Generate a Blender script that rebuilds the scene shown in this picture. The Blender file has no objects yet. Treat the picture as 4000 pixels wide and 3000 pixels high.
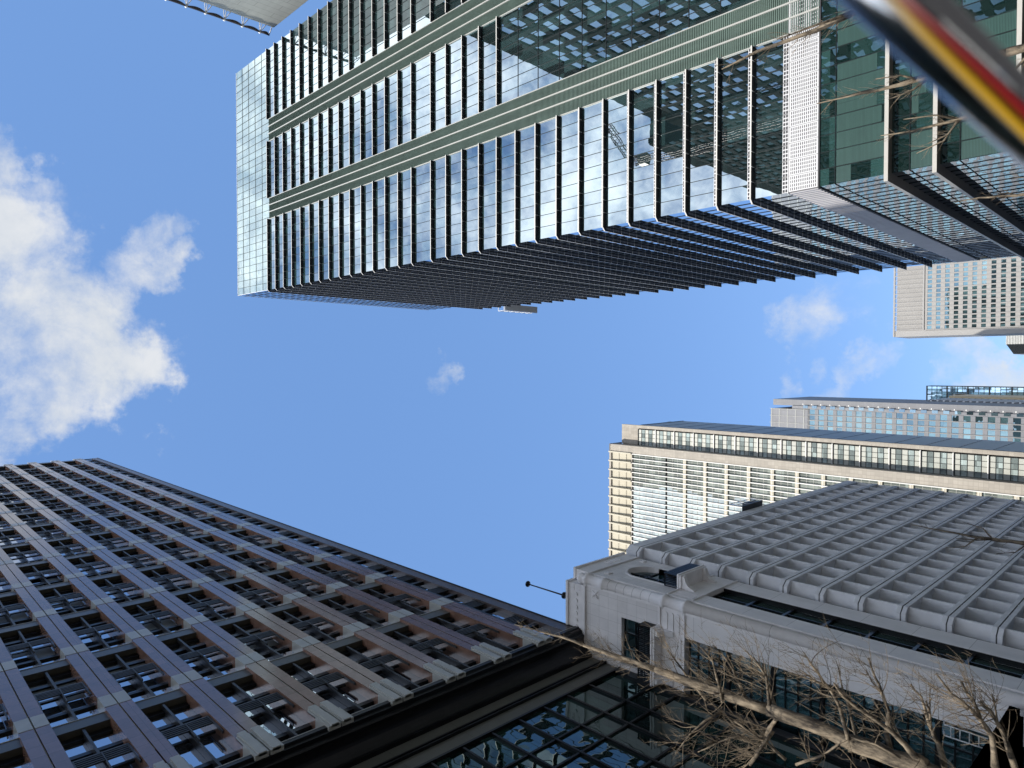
import bpy, math, random
from mathutils import Vector, Matrix
R=math.radians
random.seed(7)
S=bpy.context.scene
COL=S.collection
# ------------------------------------------------------------------ camera
EYE=1.6
cd=bpy.data.cameras.new('camera'); cam=bpy.data.objects.new('camera',cd); COL.objects.link(cam); S.camera=cam
ax=Vector((7.44988e-04,-.999773956,-.0212481)); ay=Vector((.718737399,-.0142380927,.695135834)); az=Vector((-.695281235,-.0157896816,.718564325))
# rows of world axes in camera space (right, down, forward)
M=Matrix((ax,ay,az))
right=M.col[0]; down=M.col[1]; fwd=M.col[2]
rot=Matrix((right,-down,-fwd)).transposed()
cam.matrix_world=Matrix.Translation((0,0,EYE))@rot.to_4x4()
cd.sensor_fit='HORIZONTAL'; cd.sensor_width=36; cd.lens=36*2685/4000
cd.clip_start=.02; cd.clip_end=3000
cd.dof.use_dof=True; cd.dof.focus_distance=55; cd.dof.aperture_fstop=2.4
def ray(px,py):
    return M@Vector((px-2000,py-1500,2685))
def at_y(px,py,Y):
    r=ray(px,py); r=r*(Y/r.y); return Vector((r.x,r.y,r.z+EYE))
def at_x(px,py,X):
    r=ray(px,py); r=r*(X/r.x); return Vector((r.x,r.y,r.z+EYE))
# ------------------------------------------------------------------ light
SUN_EL=33; SUN_AZ=200
W=bpy.data.worlds.new('World'); S.world=W; W.use_nodes=True
nt=W.node_tree; N=nt.nodes; L=nt.links; N.clear()
out=N.new('ShaderNodeOutputWorld'); bg=N.new('ShaderNodeBackground'); bg.inputs[1].default_value=.10
sky=N.new('ShaderNodeTexSky'); sky.sky_type='NISHITA'; sky.sun_disc=False
sky.sun_elevation=R(SUN_EL); sky.sun_rotation=R(SUN_AZ); sky.air_density=1.0; sky.dust_density=.6; sky.ozone_density=2.0
tc=N.new('ShaderNodeTexCoord')
def wmath(op,a,b=None,c=None):
    n=N.new('ShaderNodeMath'); n.operation=op
    for i,v in enumerate((a,b,c)):
        if v is None: continue
        if isinstance(v,(int,float)): n.inputs[i].default_value=v
        else: L.new(v,n.inputs[i])
    return n.outputs[0]
wn1=N.new('ShaderNodeTexNoise'); wn1.inputs['Scale'].default_value=7; wn1.inputs['Detail'].default_value=8; wn1.inputs['Roughness'].default_value=.6
L.new(tc.outputs['Generated'],wn1.inputs['Vector'])
wv=N.new('ShaderNodeVectorMath'); wv.operation='SUBTRACT'; wv.inputs[1].default_value=(.5,.5,.5); L.new(wn1.outputs['Color'],wv.inputs[0])
wv2=N.new('ShaderNodeVectorMath'); wv2.operation='MULTIPLY_ADD'; wv2.inputs[1].default_value=(.26,.26,.26); L.new(wv.outputs[0],wv2.inputs[0]); L.new(tc.outputs['Generated'],wv2.inputs[2])
wv3=N.new('ShaderNodeVectorMath'); wv3.operation='NORMALIZE'; L.new(wv2.outputs[0],wv3.inputs[0]); WARP=wv3.outputs[0]
def blob(d,rad,soft):
    """1 inside an angular radius round direction d, fading to 0"""
    n=N.new('ShaderNodeVectorMath'); n.operation='DOT_PRODUCT'; n.inputs[1].default_value=Vector(d).normalized()
    L.new(WARP,n.inputs[0])
    m=N.new('ShaderNodeMapRange'); m.interpolation_type='SMOOTHSTEP'
    m.inputs['From Min'].default_value=math.cos(R(rad+soft)); m.inputs['From Max'].default_value=math.cos(R(max(rad-soft,0)))
    L.new(n.outputs['Value'],m.inputs['Value']); return m.outputs[0]
def wmax(l):
    o=l[0]
    for k in l[1:]: o=wmath('MAXIMUM',o,k)
    return o
def wscale(s,k): return wmath('MULTIPLY',s,k)
noi=N.new('ShaderNodeTexNoise'); noi.inputs['Scale'].default_value=5.2; noi.inputs['Detail'].default_value=11; noi.inputs['Roughness'].default_value=.62; noi.inputs['Distortion'].default_value=.1
L.new(tc.outputs['Generated'],noi.inputs['Vector'])
nof=N.new('ShaderNodeTexNoise'); nof.inputs['Scale'].default_value=11; nof.inputs['Detail'].default_value=9; nof.inputs['Roughness'].default_value=.65; nof.inputs['Distortion'].default_value=.15
L.new(tc.outputs['Generated'],nof.inputs['Vector'])
def bp(px,py,rad,soft,k=1):
    return wscale(blob(ray(px,py),rad,soft),k)
shape=wmax([
  bp(170,1330,5.0,4.6,1.02), bp(330,1440,3.0,3.8,1.0), bp(-40,900,3.0,4.0,.95), bp(20,1650,2.2,3,.88), bp(420,1180,1.6,3,.74), bp(-60,600,1.2,3.2,.75), bp(180,720,1.0,2.6,.62),
  bp(640,1040,.9,2.6,.70), bp(570,830,.8,3.0,.64), bp(500,1010,1.4,3.4,.68), bp(420,1180,1,3,.8),
  bp(1715,1470,.7,1.9,.76), bp(1690,1420,.4,1.2,.64),
  bp(3230,1230,.8,3.0,.55), bp(3300,1100,.6,2.6,.55), bp(3190,1390,.6,1.8,.64), bp(3350,1500,.8,2.2,.66), bp(3440,1330,.6,2.2,.58), bp(3800,1450,1.2,2.2,.85), bp(3980,1470,1.2,2.4,.95), bp(3900,1350,.8,1.5,.8),
  ])
# broken cloud over the half of the sky behind the camera (what the glass tower mirrors)
sx=N.new('ShaderNodeSeparateXYZ'); L.new(tc.outputs['Generated'],sx.inputs[0])
mr=N.new('ShaderNodeMapRange'); mr.interpolation_type='SMOOTHSTEP'; mr.inputs['From Min'].default_value=-.12; mr.inputs['From Max'].default_value=-.42
L.new(sx.outputs['Y'],mr.inputs['Value'])
back=wmath('MULTIPLY',mr.outputs[0],.86)
shape=wmath('MAXIMUM',shape,back)
nn=wmath('ADD',wmath('MULTIPLY',noi.outputs['Fac'],.72),wmath('MULTIPLY',nof.outputs['Fac'],.28))
v=wmath('ADD',shape,wmath('MULTIPLY',wmath('SUBTRACT',nn,.5),2.6))
cm=N.new('ShaderNodeMapRange'); cm.interpolation_type='SMOOTHSTEP'; cm.inputs['From Min'].default_value=.50; cm.inputs['From Max'].default_value=1.15
L.new(v,cm.inputs['Value'])
cmul=wmath('MULTIPLY',cm.outputs[0],.95)
ccol=N.new('ShaderNodeValToRGB'); ccol.color_ramp.elements[0].position=.25; ccol.color_ramp.elements[0].color=(2.1,2.28,2.5,1)
ccol.color_ramp.elements[1].position=.62; ccol.color_ramp.elements[1].color=(2.66,2.73,2.82,1)
L.new(nof.outputs['Fac'],ccol.inputs['Fac'])
cboost=N.new('ShaderNodeVectorMath'); cboost.operation='SCALE'; L.new(ccol.outputs[0],cboost.inputs[0])
L.new(wmath('ADD',wmath('MULTIPLY',mr.outputs[0],2.5),1.0),cboost.inputs['Scale'])   # cloud behind the camera brightened to light the shaded fronts
tint=N.new('ShaderNodeMixRGB'); tint.inputs[0].default_value=.70; tint.inputs[2].default_value=(.585,1.22,2.62,1)   # flat blue mixed in to even out the sky
L.new(sky.outputs[0],tint.inputs[1])
mx=N.new('ShaderNodeMixRGB'); L.new(cmul,mx.inputs[0]); L.new(tint.outputs[0],mx.inputs[1]); L.new(cboost.outputs[0],mx.inputs[2])
L.new(mx.outputs[0],bg.inputs[0]); L.new(bg.outputs[0],out.inputs[0])
sd=bpy.data.lights.new('sun','SUN'); sd.energy=2.0; sd.angle=R(.53); sd.color=(1,.93,.82)
so=bpy.data.objects.new('sun',sd); COL.objects.link(so)
sv=Vector((math.sin(R(SUN_AZ))*math.cos(R(SUN_EL)),math.cos(R(SUN_AZ))*math.cos(R(SUN_EL)),math.sin(R(SUN_EL))))
so.rotation_euler=sv.to_track_quat('Z','Y').to_euler(); so.location=(0,-20,300)
S.view_settings.view_transform='Standard'; S.view_settings.look='None'; S.view_settings.exposure=1.6; S.view_settings.gamma=1
S.render.engine='CYCLES'
# ------------------------------------------------------------------ materials
def nodes(name):
    m=bpy.data.materials.new(name); m.use_nodes=True; t=m.node_tree; t.nodes.clear()
    o=t.nodes.new('ShaderNodeOutputMaterial'); return m,t,o
def facade_uv(t):
    """(horizontal, height) of a wall point whichever way the wall faces"""
    g=t.nodes.new('ShaderNodeNewGeometry'); c=t.nodes.new('ShaderNodeTexCoord')
    sn=t.nodes.new('ShaderNodeSeparateXYZ'); sp=t.nodes.new('ShaderNodeSeparateXYZ')
    t.links.new(g.outputs['Normal'],sn.inputs[0]); t.links.new(c.outputs['Object'],sp.inputs[0])
    a=t.nodes.new('ShaderNodeMath'); a.operation='ABSOLUTE'; t.links.new(sn.outputs[0],a.inputs[0])
    gt=t.nodes.new('ShaderNodeMath'); gt.operation='GREATER_THAN'; gt.inputs[1].default_value=.6; t.links.new(a.outputs[0],gt.inputs[0])
    mixn=t.nodes.new('ShaderNodeMix'); mixn.data_type='FLOAT'
    t.links.new(gt.outputs[0],mixn.inputs[0]); t.links.new(sp.outputs[0],mixn.inputs[2]); t.links.new(sp.outputs[1],mixn.inputs[3])
    cb=t.nodes.new('ShaderNodeCombineXYZ'); t.links.new(mixn.outputs[0],cb.inputs[0]); t.links.new(sp.outputs[2],cb.inputs[1])
    return cb.outputs[0]
def mat(name,col,rough=.6,metal=0,var=.12,scale=.6,spec=.5,bump=0,bscale=20,tile=None,stain=0):
    m,t,o=nodes(name); n=t.nodes; l=t.links
    b=n.new('ShaderNodeBsdfPrincipled'); l.new(b.outputs[0],o.inputs[0])
    b.inputs['Roughness'].default_value=rough; b.inputs['Metallic'].default_value=metal; b.inputs['Specular IOR Level'].default_value=spec
    tcn=n.new('ShaderNodeTexCoord')
    no=n.new('ShaderNodeTexNoise'); no.inputs['Scale'].default_value=scale; no.inputs['Detail'].default_value=8; no.inputs['Roughness'].default_value=.65
    l.new(tcn.outputs['Object'],no.inputs['Vector'])
    rp=n.new('ShaderNodeValToRGB'); rp.color_ramp.elements[0].position=.28; rp.color_ramp.elements[1].position=.72
    rp.color_ramp.elements[0].color=tuple(max(0,c*(1-var)) for c in col)+(1,); rp.color_ramp.elements[1].color=tuple(min(1,c*(1+var)) for c in col)+(1,)
    l.new(no.outputs['Fac'],rp.inputs['Fac']); c=rp.outputs[0]
    if tile:
        w,h,mortar,amt,tv=tile[:5]
        br=n.new('ShaderNodeTexBrick'); br.offset=tile[5] if len(tile)>5 else 0; br.squash=1
        br.inputs['Scale'].default_value=1; br.inputs['Brick Width'].default_value=w; br.inputs['Row Height'].default_value=h
        br.inputs['Mortar Size'].default_value=mortar; br.inputs['Mortar Smooth'].default_value=.1; br.inputs['Bias'].default_value=0
        br.inputs['Color1'].default_value=(1-tv,1-tv,1-tv,1); br.inputs['Color2'].default_value=(1+tv,1+tv,1+tv,1); br.inputs['Mortar'].default_value=(1-amt,1-amt,1-amt,1)
        l.new(facade_uv(t),br.inputs['Vector'])
        mu=n.new('ShaderNodeMixRGB'); mu.blend_type='MULTIPLY'; mu.inputs[0].default_value=1; l.new(c,mu.inputs[1]); l.new(br.outputs['Color'],mu.inputs[2]); c=mu.outputs[0]
    if stain:
        mp=n.new('ShaderNodeMapping'); mp.inputs['Scale'].default_value=(1.3,1.3,.12); l.new(tcn.outputs['Object'],mp.inputs[0])
        s=n.new('ShaderNodeTexNoise'); s.inputs['Scale'].default_value=.9; s.inputs['Detail'].default_value=7; l.new(mp.outputs[0],s.inputs['Vector'])
        r2=n.new('ShaderNodeValToRGB'); r2.color_ramp.elements[0].position=.40; r2.color_ramp.elements[1].position=.62
        r2.color_ramp.elements[0].color=(1-stain,1-stain,1-stain,1); r2.color_ramp.elements[1].color=(1,1,1,1); l.new(s.outputs['Fac'],r2.inputs['Fac'])
        mu=n.new('ShaderNodeMixRGB'); mu.blend_type='MULTIPLY'; mu.inputs[0].default_value=1; l.new(c,mu.inputs[1]); l.new(r2.outputs[0],mu.inputs[2]); c=mu.outputs[0]
    l.new(c,b.inputs['Base Color'])
    if bump:
        bn=n.new('ShaderNodeTexNoise'); bn.inputs['Scale'].default_value=bscale; bn.inputs['Detail'].default_value=6; l.new(tcn.outputs['Object'],bn.inputs['Vector'])
        bu=n.new('ShaderNodeBump'); bu.inputs['Strength'].default_value=bump; bu.inputs['Distance'].default_value=.05; l.new(bn.outputs['Fac'],bu.inputs['Height']); l.new(bu.outputs[0],b.inputs['Normal'])
    return m
def glass(name,body=(.02,.045,.045),refl=(.80,.9,.95),fac=.55,wave=.35,wscale=.18,cell=None,var=.5,rough=.006):
    """coated facade glass: dark room behind, mirror in front, panes slightly wavy"""
    m,t,o=nodes(name); n=t.nodes; l=t.links
    d=n.new('ShaderNodeBsdfDiffuse'); g=n.new('ShaderNodeBsdfGlossy'); g.inputs['Roughness'].default_value=rough; g.inputs['Color'].default_value=refl+(1,)
    mxs=n.new('ShaderNodeMixShader'); l.new(d.outputs[0],mxs.inputs[1]); l.new(g.outputs[0],mxs.inputs[2]); l.new(mxs.outputs[0],o.inputs[0])
    lw=n.new('ShaderNodeFresnel'); lw.inputs['IOR'].default_value=1.5
    mr=n.new('ShaderNodeMapRange'); mr.inputs['From Min'].default_value=.04; mr.inputs['From Max'].default_value=1; mr.inputs['To Min'].default_value=fac; mr.inputs['To Max'].default_value=1
    l.new(lw.outputs[0],mr.inputs['Value']); l.new(mr.outputs[0],mxs.inputs[0])
    c=n.new('ShaderNodeTexCoord')
    no=n.new('ShaderNodeTexNoise'); no.inputs['Scale'].default_value=wscale; no.inputs['Detail'].default_value=2; no.inputs['Roughness'].default_value=.4
    l.new(c.outputs['Object'],no.inputs['Vector'])
    bu=n.new('ShaderNodeBump'); bu.inputs['Strength'].default_value=wave; bu.inputs['Distance'].default_value=.12; l.new(no.outputs['Fac'],bu.inputs['Height']); l.new(bu.outputs[0],g.inputs['Normal'])
    if cell:
        uv=facade_uv(t)
        sn=n.new('ShaderNodeVectorMath'); sn.operation='SNAP'; sn.inputs[1].default_value=(cell[0],cell[1],1); l.new(uv,sn.inputs[0])
        wn=n.new('ShaderNodeTexWhiteNoise'); wn.noise_dimensions='4D'; l.new(sn.outputs[0],wn.inputs['Vector'])
        oi=n.new('ShaderNodeObjectInfo'); l.new(oi.outputs['Random'],wn.inputs['W'])
        rp=n.new('ShaderNodeValToRGB'); rp.color_ramp.elements[0].color=tuple(x*(1-var) for x in body)+(1,); rp.color_ramp.elements[1].color=tuple(min(1,x*(1+2*var)) for x in body)+(1,)
        rp.color_ramp.elements[0].position=.3; l.new(wn.outputs['Value'],rp.inputs['Fac']); l.new(rp.outputs[0],d.inputs['Color'])
    else: d.inputs['Color'].default_value=body+(1,)
    return m
def emit(name,col,s):
    m,t,o=nodes(name); e=t.nodes.new('ShaderNodeEmission'); e.inputs[0].default_value=col+(1,); e.inputs[1].default_value=s; t.links.new(e.outputs[0],o.inputs[0]); return m
K={}
K['white_metal']=mat('white_metal',(.62,.63,.64),.4,.0,.06)
K['white_trim']=mat('white_trim',(.55,.55,.54),.5,0,.05)
K['fin_dark']=mat('fin_dark',(.020,.023,.030),.5,.3,.3,2)
K['bay_panel']=mat('bay_panel',(.33,.345,.32),.5,0,.06,.3)
K['bay_glass']=glass('bay_glass',(.30,.36,.36),(.8,.9,.92),.30,.03,.4,(.8,.87),.35)
K['mullion']=mat('mullion',(.012,.016,.02),.7,0,.15,.6,.15)
K['rail']=mat('rail',(.36,.37,.36),.5,0,.06)
K['dark_metal']=mat('dark_metal',(.02,.021,.023),.38,.6,.2,1.5)
K['black_metal']=mat('black_metal',(.012,.013,.016),.30,.5,.3,.8)
K['green_louvre']=mat('green_louvre',(.085,.128,.113),.5,.1,.14,.35,stain=.15)
K['tower_glass']=glass('tower_glass',(.016,.034,.036),(.80,.90,.95),.42,.03,.35,(1.73,4.143),.5)
K['tower_glass_low']=glass('tower_glass_low',(.012,.032,.031),(.72,.9,.92),.17,.12,.35,(1.73,2.0),.5)
K['side_glass_low']=glass('side_glass_low',(.010,.018,.020),(.62,.68,.74),.40,.16,.5,(1.73,4.143),.4)
K['side_glass']=glass('side_glass',(.018,.03,.036),(.80,.88,.96),.74,.10,.42,(1.73,4.143),.4)
K['crown_glass']=glass('crown_glass',(.15,.20,.19),(.86,.95,.93),.36,.12,.3,(1.73,3.9),.15)
K['blind']=mat('blind',(.038,.080,.074),.25,0,.08,.5,tile=(8,.11,.018,.55,.05))
K['grille']=mat('grille',(.58,.59,.62),.45,.2,.06)
K['grille_hole']=mat('grille_hole',(.03,.032,.04),.7,0,.1)
K['granite']=mat('granite',(.185,.110,.098),.14,0,.18,1.2,.9,tile=(3,1.05,.012,.45,.13))
K['granite_side']=mat('granite_side',(.23,.135,.10),.22,0,.20,1.4,.5,tile=(3,2.12,.014,.5,.10),stain=.12)
K['granite_pale']=mat('granite_pale',(.40,.41,.39),.3,0,.10,1.5)
K['spandrel']=mat('spandrel',(.062,.060,.050),.35,0,.15,1)
K['bronze']=mat('bronze',(.055,.058,.062),.42,.4,.25,.9,stain=.25)
K['brown_glass']=glass('brown_glass',(.008,.011,.012),(.74,.80,.88),.66,.10,.55,(1.1,2.1),.5)
K['beige_panel']=mat('beige_panel',(.115,.115,.10),.5,0,.08,.8,tile=(3.86,40,.012,.4,.04))
K['podium_glass']=glass('podium_glass',(.010,.024,.020),(.50,.60,.60),.20,.12,.5,(1.92,1.6),.6)
K['stone']=mat('stone',(.76,.75,.755),.75,0,.07,.9,bump=.15,bscale=30,tile=(40,2.45,.012,.45,.02),stain=.05)
K['stone_tile']=mat('stone_tile',(.73,.715,.715),.75,0,.07,1.2,bump=.12,bscale=30,tile=(.72,.72,.010,.30,.045),stain=.08)
K['stone_plain']=mat('stone_plain',(.78,.765,.77),.75,0,.08,1.0,bump=.15,bscale=30,stain=.07)
K['joint_dark']=mat('stone_joint',(.10,.10,.10),.9)  # dark joint lines in the stone roll and concrete beams
K['conc']=mat('precast',(.72,.73,.755),.8,0,.09,.8,bump=.12,bscale=25,stain=.12)
K['lattice_glass']=glass('lattice_glass',(.02,.045,.043),(.70,.80,.80),.30,.15,.5)
K['stone_glass']=glass('stone_glass',(.02,.05,.06),(.62,.75,.82),.30,.25,.4,(1.2,1.25),.5)
K['cream']=mat('cream',(.40,.375,.305),.7,0,.06,.3)
K['cream_tile']=mat('cream_tile',(.31,.285,.25),.75,0,.08,.3,tile=(.62,.62,.03,.16,.10),stain=.08)
K['cream_grey']=mat('cream_grey',(.27,.28,.27),.5,.1,.06,.3)
K['cream_glass']=glass('cream_glass',(.185,.215,.20),(.70,.79,.80),.30,.03,.4,(.95,1.45),.30)
K['grey_panel']=mat('grey_panel',(.135,.14,.155),.6,.1,.08,.15,tile=(4,1.1,.03,.18,.05))
K['far_glass']=glass('far_glass',(.05,.075,.085),(.60,.75,.82),.42,.12,.3,(2.6,4.2),.8)
K['far_glass_teal']=glass('far_glass_teal',(.05,.09,.10),(.42,.58,.64),.42,.12,.3,(2.5,4.2),.6)
K['far_stone']=mat('far_stone',(.26,.256,.252),.7,0,.06,.1)
K['tan']=mat('tan_stone',(.52,.42,.27),.7,0,.07,.1,tile=(14,4,.06,.2,.05))
K['blue_glass']=glass('blue_glass',(.10,.19,.27),(.72,.88,.98),.55,.08,.2,(3.2,4.2),.5)
K['panel_pale']=mat('panel_pale',(.27,.285,.27),.6,0,.05,.2,tile=(7.5,2.1,.045,.45,.035,.37),stain=.06)
K['row_wall']=mat('row_wall',(.035,.036,.038),.9,0,.1,.2,0.02)
K['row_glass']=glass('row_glass',(.008,.012,.016),(.22,.31,.44),.42,.1,.3)
K['row_glass_dark']=glass('row_glass_dark',(.006,.012,.012),(.05,.075,.085),.5,.1,.3)
K['steel']=mat('steel',(.62,.62,.63),.12,1,.05,3)
K['crane_red']=mat('crane_paint',(.16,.05,.04),.5,.1)
K['asphalt']=mat('asphalt',(.05,.05,.052),.9,0,.2,3,bump=.4,bscale=120)
K['paving']=mat('paving',(.19,.188,.182),.8,0,.15,1)
K['town_ground']=mat('town_ground',(.085,.085,.082),.9,0,.2,.05)
K['paint']=mat('road_paint',(.75,.75,.72),.7,0,.08,4)
K['yellow']=mat('yellow_prop',(.62,.36,.015),.45,0,.06,2)
K['red']=mat('red_prop',(.30,.012,.012),.45,0,.08,2)
K['fin_slot']=mat('fin_slot',(.20,.22,.27),.5,.2,.15,2)
K['grille_side_shaded']=mat('grille_side_shaded',(.16,.16,.18),.6,.2,.1)  # side of the plant grille, its shade put into the grey
K['grille_rib_shaded']=mat('grille_rib_shaded',(.36,.36,.39),.5,.2,.08)  # ribs and cap on that side, a shaded copy of the grille colour
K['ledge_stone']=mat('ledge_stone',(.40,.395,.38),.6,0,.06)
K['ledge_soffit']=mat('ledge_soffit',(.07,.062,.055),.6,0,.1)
K['granite_dark']=mat('granite_dark',(.085,.066,.064),.3,0,.2,1.2,.5,tile=(3,4.25,.02,.5,.1))
K['room']=mat('dark_room',(.02,.03,.03),.8)
K['lattice_frame']=mat('lattice_frame',(.15,.19,.18),.5,.2)
K['bay_side_shaded']=mat('bay_side_shaded',(.09,.09,.09),.4,.2,.1)  # bay flank painted dark, its shade sits in the colour
K['dark_truss']=mat('dark_truss',(.05,.045,.05),.5,.3)
def bark_mat():
    m,t,o=nodes('bark'); n=t.nodes; l=t.links
    b=n.new('ShaderNodeBsdfPrincipled'); l.new(b.outputs[0],o.inputs[0]); b.inputs['Roughness'].default_value=.85
    c=n.new('ShaderNodeTexCoord'); mp=n.new('ShaderNodeMapping'); mp.inputs['Scale'].default_value=(1,1,.28); l.new(c.outputs['Object'],mp.inputs[0])
    no=n.new('ShaderNodeTexNoise'); no.inputs['Scale'].default_value=6; no.inputs['Detail'].default_value=10; no.inputs['Roughness'].default_value=.72; l.new(mp.outputs[0],no.inputs[0])
    rp=n.new('ShaderNodeValToRGB'); e=rp.color_ramp.elements; e[0].position=.40; e[0].color=(.016,.012,.009,1); e[1].position=.63; e[1].color=(.25,.205,.15,1)
    l.new(no.outputs['Fac'],rp.inputs[0]); l.new(rp.outputs[0],b.inputs['Base Color'])
    bu=n.new('ShaderNodeBump'); bu.inputs['Strength'].default_value=.9; bu.inputs['Distance'].default_value=.04; l.new(no.outputs['Fac'],bu.inputs['Height']); l.new(bu.outputs[0],b.inputs['Normal'])
    return m
K['bark']=bark_mat()
K['room_blind']=mat('room_blind',(.17,.18,.17),.55,0,.1,1,tile=(9,.12,.02,.3,.03))
K['twig']=mat('twig_bark',(.15,.118,.082),.8,0,.9,1.6,bump=.3,bscale=40)
# ------------------------------------------------------------------ mesh helpers
class MB:
    def __init__(s): s.v=[]; s.f=[]; s.m=[]; s.sm=[]
    def add(s,vs,fs,mi=0,smooth=False):
        o=len(s.v); s.v+=[tuple(p) for p in vs]
        for f in fs: s.f.append(tuple(i+o for i in f)); s.m.append(mi); s.sm.append(smooth)
    def box(s,x0,x1,y0,y1,z0,z1,mi=0):
        if x0>x1: x0,x1=x1,x0
        if y0>y1: y0,y1=y1,y0
        if z0>z1: z0,z1=z1,z0
        s.add([(x0,y0,z0),(x1,y0,z0),(x1,y1,z0),(x0,y1,z0),(x0,y0,z1),(x1,y0,z1),(x1,y1,z1),(x0,y1,z1)],
              [(0,3,2,1),(4,5,6,7),(0,1,5,4),(1,2,6,5),(2,3,7,6),(3,0,4,7)],mi)
    def quad(s,a,b,c,d,mi=0): s.add([a,b,c,d],[(0,1,2,3)],mi)
    def prism(s,prof,axis,a0,a1,mi=0,smooth=False):
        """closed profile of (p,q) pairs extruded along axis: 'x' -> (y,z), 'y' -> (x,z), 'z' -> (x,y)"""
        def P(p,q,a): return {'x':(a,p,q),'y':(p,a,q),'z':(p,q,a)}[axis]
        n=len(prof); vs=[P(p,q,a0) for p,q in prof]+[P(p,q,a1) for p,q in prof]
        fs=[(i,(i+1)%n,(i+1)%n+n,i+n) for i in range(n)]
        s.add(vs,fs,mi,smooth); s.add(vs,[tuple(range(n))[::-1],tuple(range(n,2*n))],mi)
    def sweep(s,path,sec,mi=0,mis=None):
        """horizontal sweep of a closed section [(out,z)] along a plan path; out is to the left of travel"""
        n=len(path); k=len(sec); rings=[]
        for i,p in enumerate(path):
            ds=[]
            if i>0: ds.append((Vector(p)-Vector(path[i-1])).normalized())
            if i<n-1: ds.append((Vector(path[i+1])-Vector(p)).normalized())
            ns=[Vector((-d.y,d.x)) for d in ds]
            if len(ns)==2:
                b=(ns[0]+ns[1]).normalized(); b=b/max(.3,b.dot(ns[0]))
            else: b=ns[0]
            rings.append([(p[0]+b.x*o,p[1]+b.y*o,z) for o,z in sec])
        vs=[q for r in rings for q in r]
        for j in range(k):
            s.add([],[],0)
        o=len(s.v); s.v+=vs
        for i in range(n-1):
            for j in range(k):
                s.f.append((o+i*k+j,o+i*k+(j+1)%k,o+(i+1)*k+(j+1)%k,o+(i+1)*k+j)); s.m.append(mis[j] if mis else mi); s.sm.append(False)
        s.f.append(tuple(o+j for j in range(k))[::-1]); s.m.append(mis[0] if mis else mi); s.sm.append(False)
        s.f.append(tuple(o+(n-1)*k+j for j in range(k))); s.m.append(mis[0] if mis else mi); s.sm.append(False)
    def tube(s,pts,rad,n=6,mi=0,cap=True,smooth=True):
        pts=[Vector(p) for p in pts]
        if not hasattr(rad,'__len__'): rad=[rad]*len(pts)
        o=len(s.v); m=len(pts); u=None
        for i,p in enumerate(pts):
            t=(pts[min(i+1,m-1)]-pts[max(i-1,0)])
            t=t.normalized() if t.length>1e-9 else Vector((0,0,1))
            if u is None: u=t.orthogonal().normalized()
            else:
                u=u-t*u.dot(t); u=u.normalized() if u.length>1e-6 else t.orthogonal().normalized()
            w=t.cross(u)
            for k in range(n):
                a=2*math.pi*k/n; s.v.append(tuple(p+(u*math.cos(a)+w*math.sin(a))*rad[i]))
        for i in range(m-1):
            for k in range(n):
                s.f.append((o+i*n+k,o+i*n+(k+1)%n,o+(i+1)*n+(k+1)%n,o+(i+1)*n+k)); s.m.append(mi); s.sm.append(smooth)
        if cap:
            s.f.append(tuple(o+k for k in range(n))[::-1]); s.m.append(mi); s.sm.append(False)
            s.f.append(tuple(o+(m-1)*n+k for k in range(n))); s.m.append(mi); s.sm.append(False)
    def lathe(s,c,prof,n=20,mi=0,a0=0,a1=2*math.pi):
        """prof: (radius, z) up an upright axis at c=(x,y)"""
        full=abs(a1-a0-2*math.pi)<1e-6; o=len(s.v); cols=n if full else n+1
        for r,z in prof:
            for k in range(cols):
                a=a0+(a1-a0)*k/n; s.v.append((c[0]+r*math.cos(a),c[1]+r*math.sin(a),z))
        for i in range(len(prof)-1):
            for k in range(n):
                k2=(k+1)%cols
                s.f.append((o+i*cols+k,o+i*cols+k2,o+(i+1)*cols+k2,o+(i+1)*cols+k)); s.m.append(mi); s.sm.append(True)
    def wall(s,plane,at,u0,u1,z0,z1,pu,pz,mi=0,jit=.006,zs=None):
        jit*=.5
        """glass sheet of separate panes, each set a hair out of true. plane 'x' or 'y' = axis it is square to"""
        nu=max(1,round((u1-u0)/pu)); du=(u1-u0)/nu
        if zs is None:
            nz=max(1,round((z1-z0)/pz)); zs=[z0+(z1-z0)*i/nz for i in range(nz+1)]
        for i in range(nu):
            for j in range(len(zs)-1):
                q=[]
                a,b=random.uniform(-jit,jit),random.uniform(-jit,jit)
                for (uu,zz,e) in ((0,0,-a-b),(1,0,a-b),(1,1,a+b),(0,1,-a+b)):
                    u=u0+(i+uu)*du; z=zs[j+zz]
                    q.append((at+e,u,z) if plane=='x' else (u,at+e,z))
                s.quad(*q,mi)
    def build(s,name,mats,parent=None,top=None):
        me=bpy.data.meshes.new(name)
        off=Vector(parent['_o']) if parent is not None and '_o' in parent else (Vector(top) if top else Vector((0,0,0)))
        me.from_pydata([(a-off.x,b-off.y,c-off.z) for a,b,c in s.v],[],s.f)
        if not isinstance(mats,(list,tuple)): mats=[mats]
        for m in mats: me.materials.append(K[m] if isinstance(m,str) else m)
        me.polygons.foreach_set('material_index',s.m); me.polygons.foreach_set('use_smooth',s.sm); me.update()
        ob=bpy.data.objects.new(name,me); COL.objects.link(ob)
        if parent is not None: ob.parent=parent; ob['_o']=tuple(off)
        elif top: ob.location=top
        return ob
def thing(name,label,cat,loc,group=None):
    o=bpy.data.objects.new(name,None); COL.objects.link(o); o.location=loc; o['_o']=tuple(loc); o.empty_display_size=.5
    o['label']=label; o['category']=cat
    if group: o['group']=group
    return o
def tag(o,label,cat,group=None):
    o['label']=label; o['category']=cat
    if group: o['group']=group
def structure(o): o['kind']='structure'; return o
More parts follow.
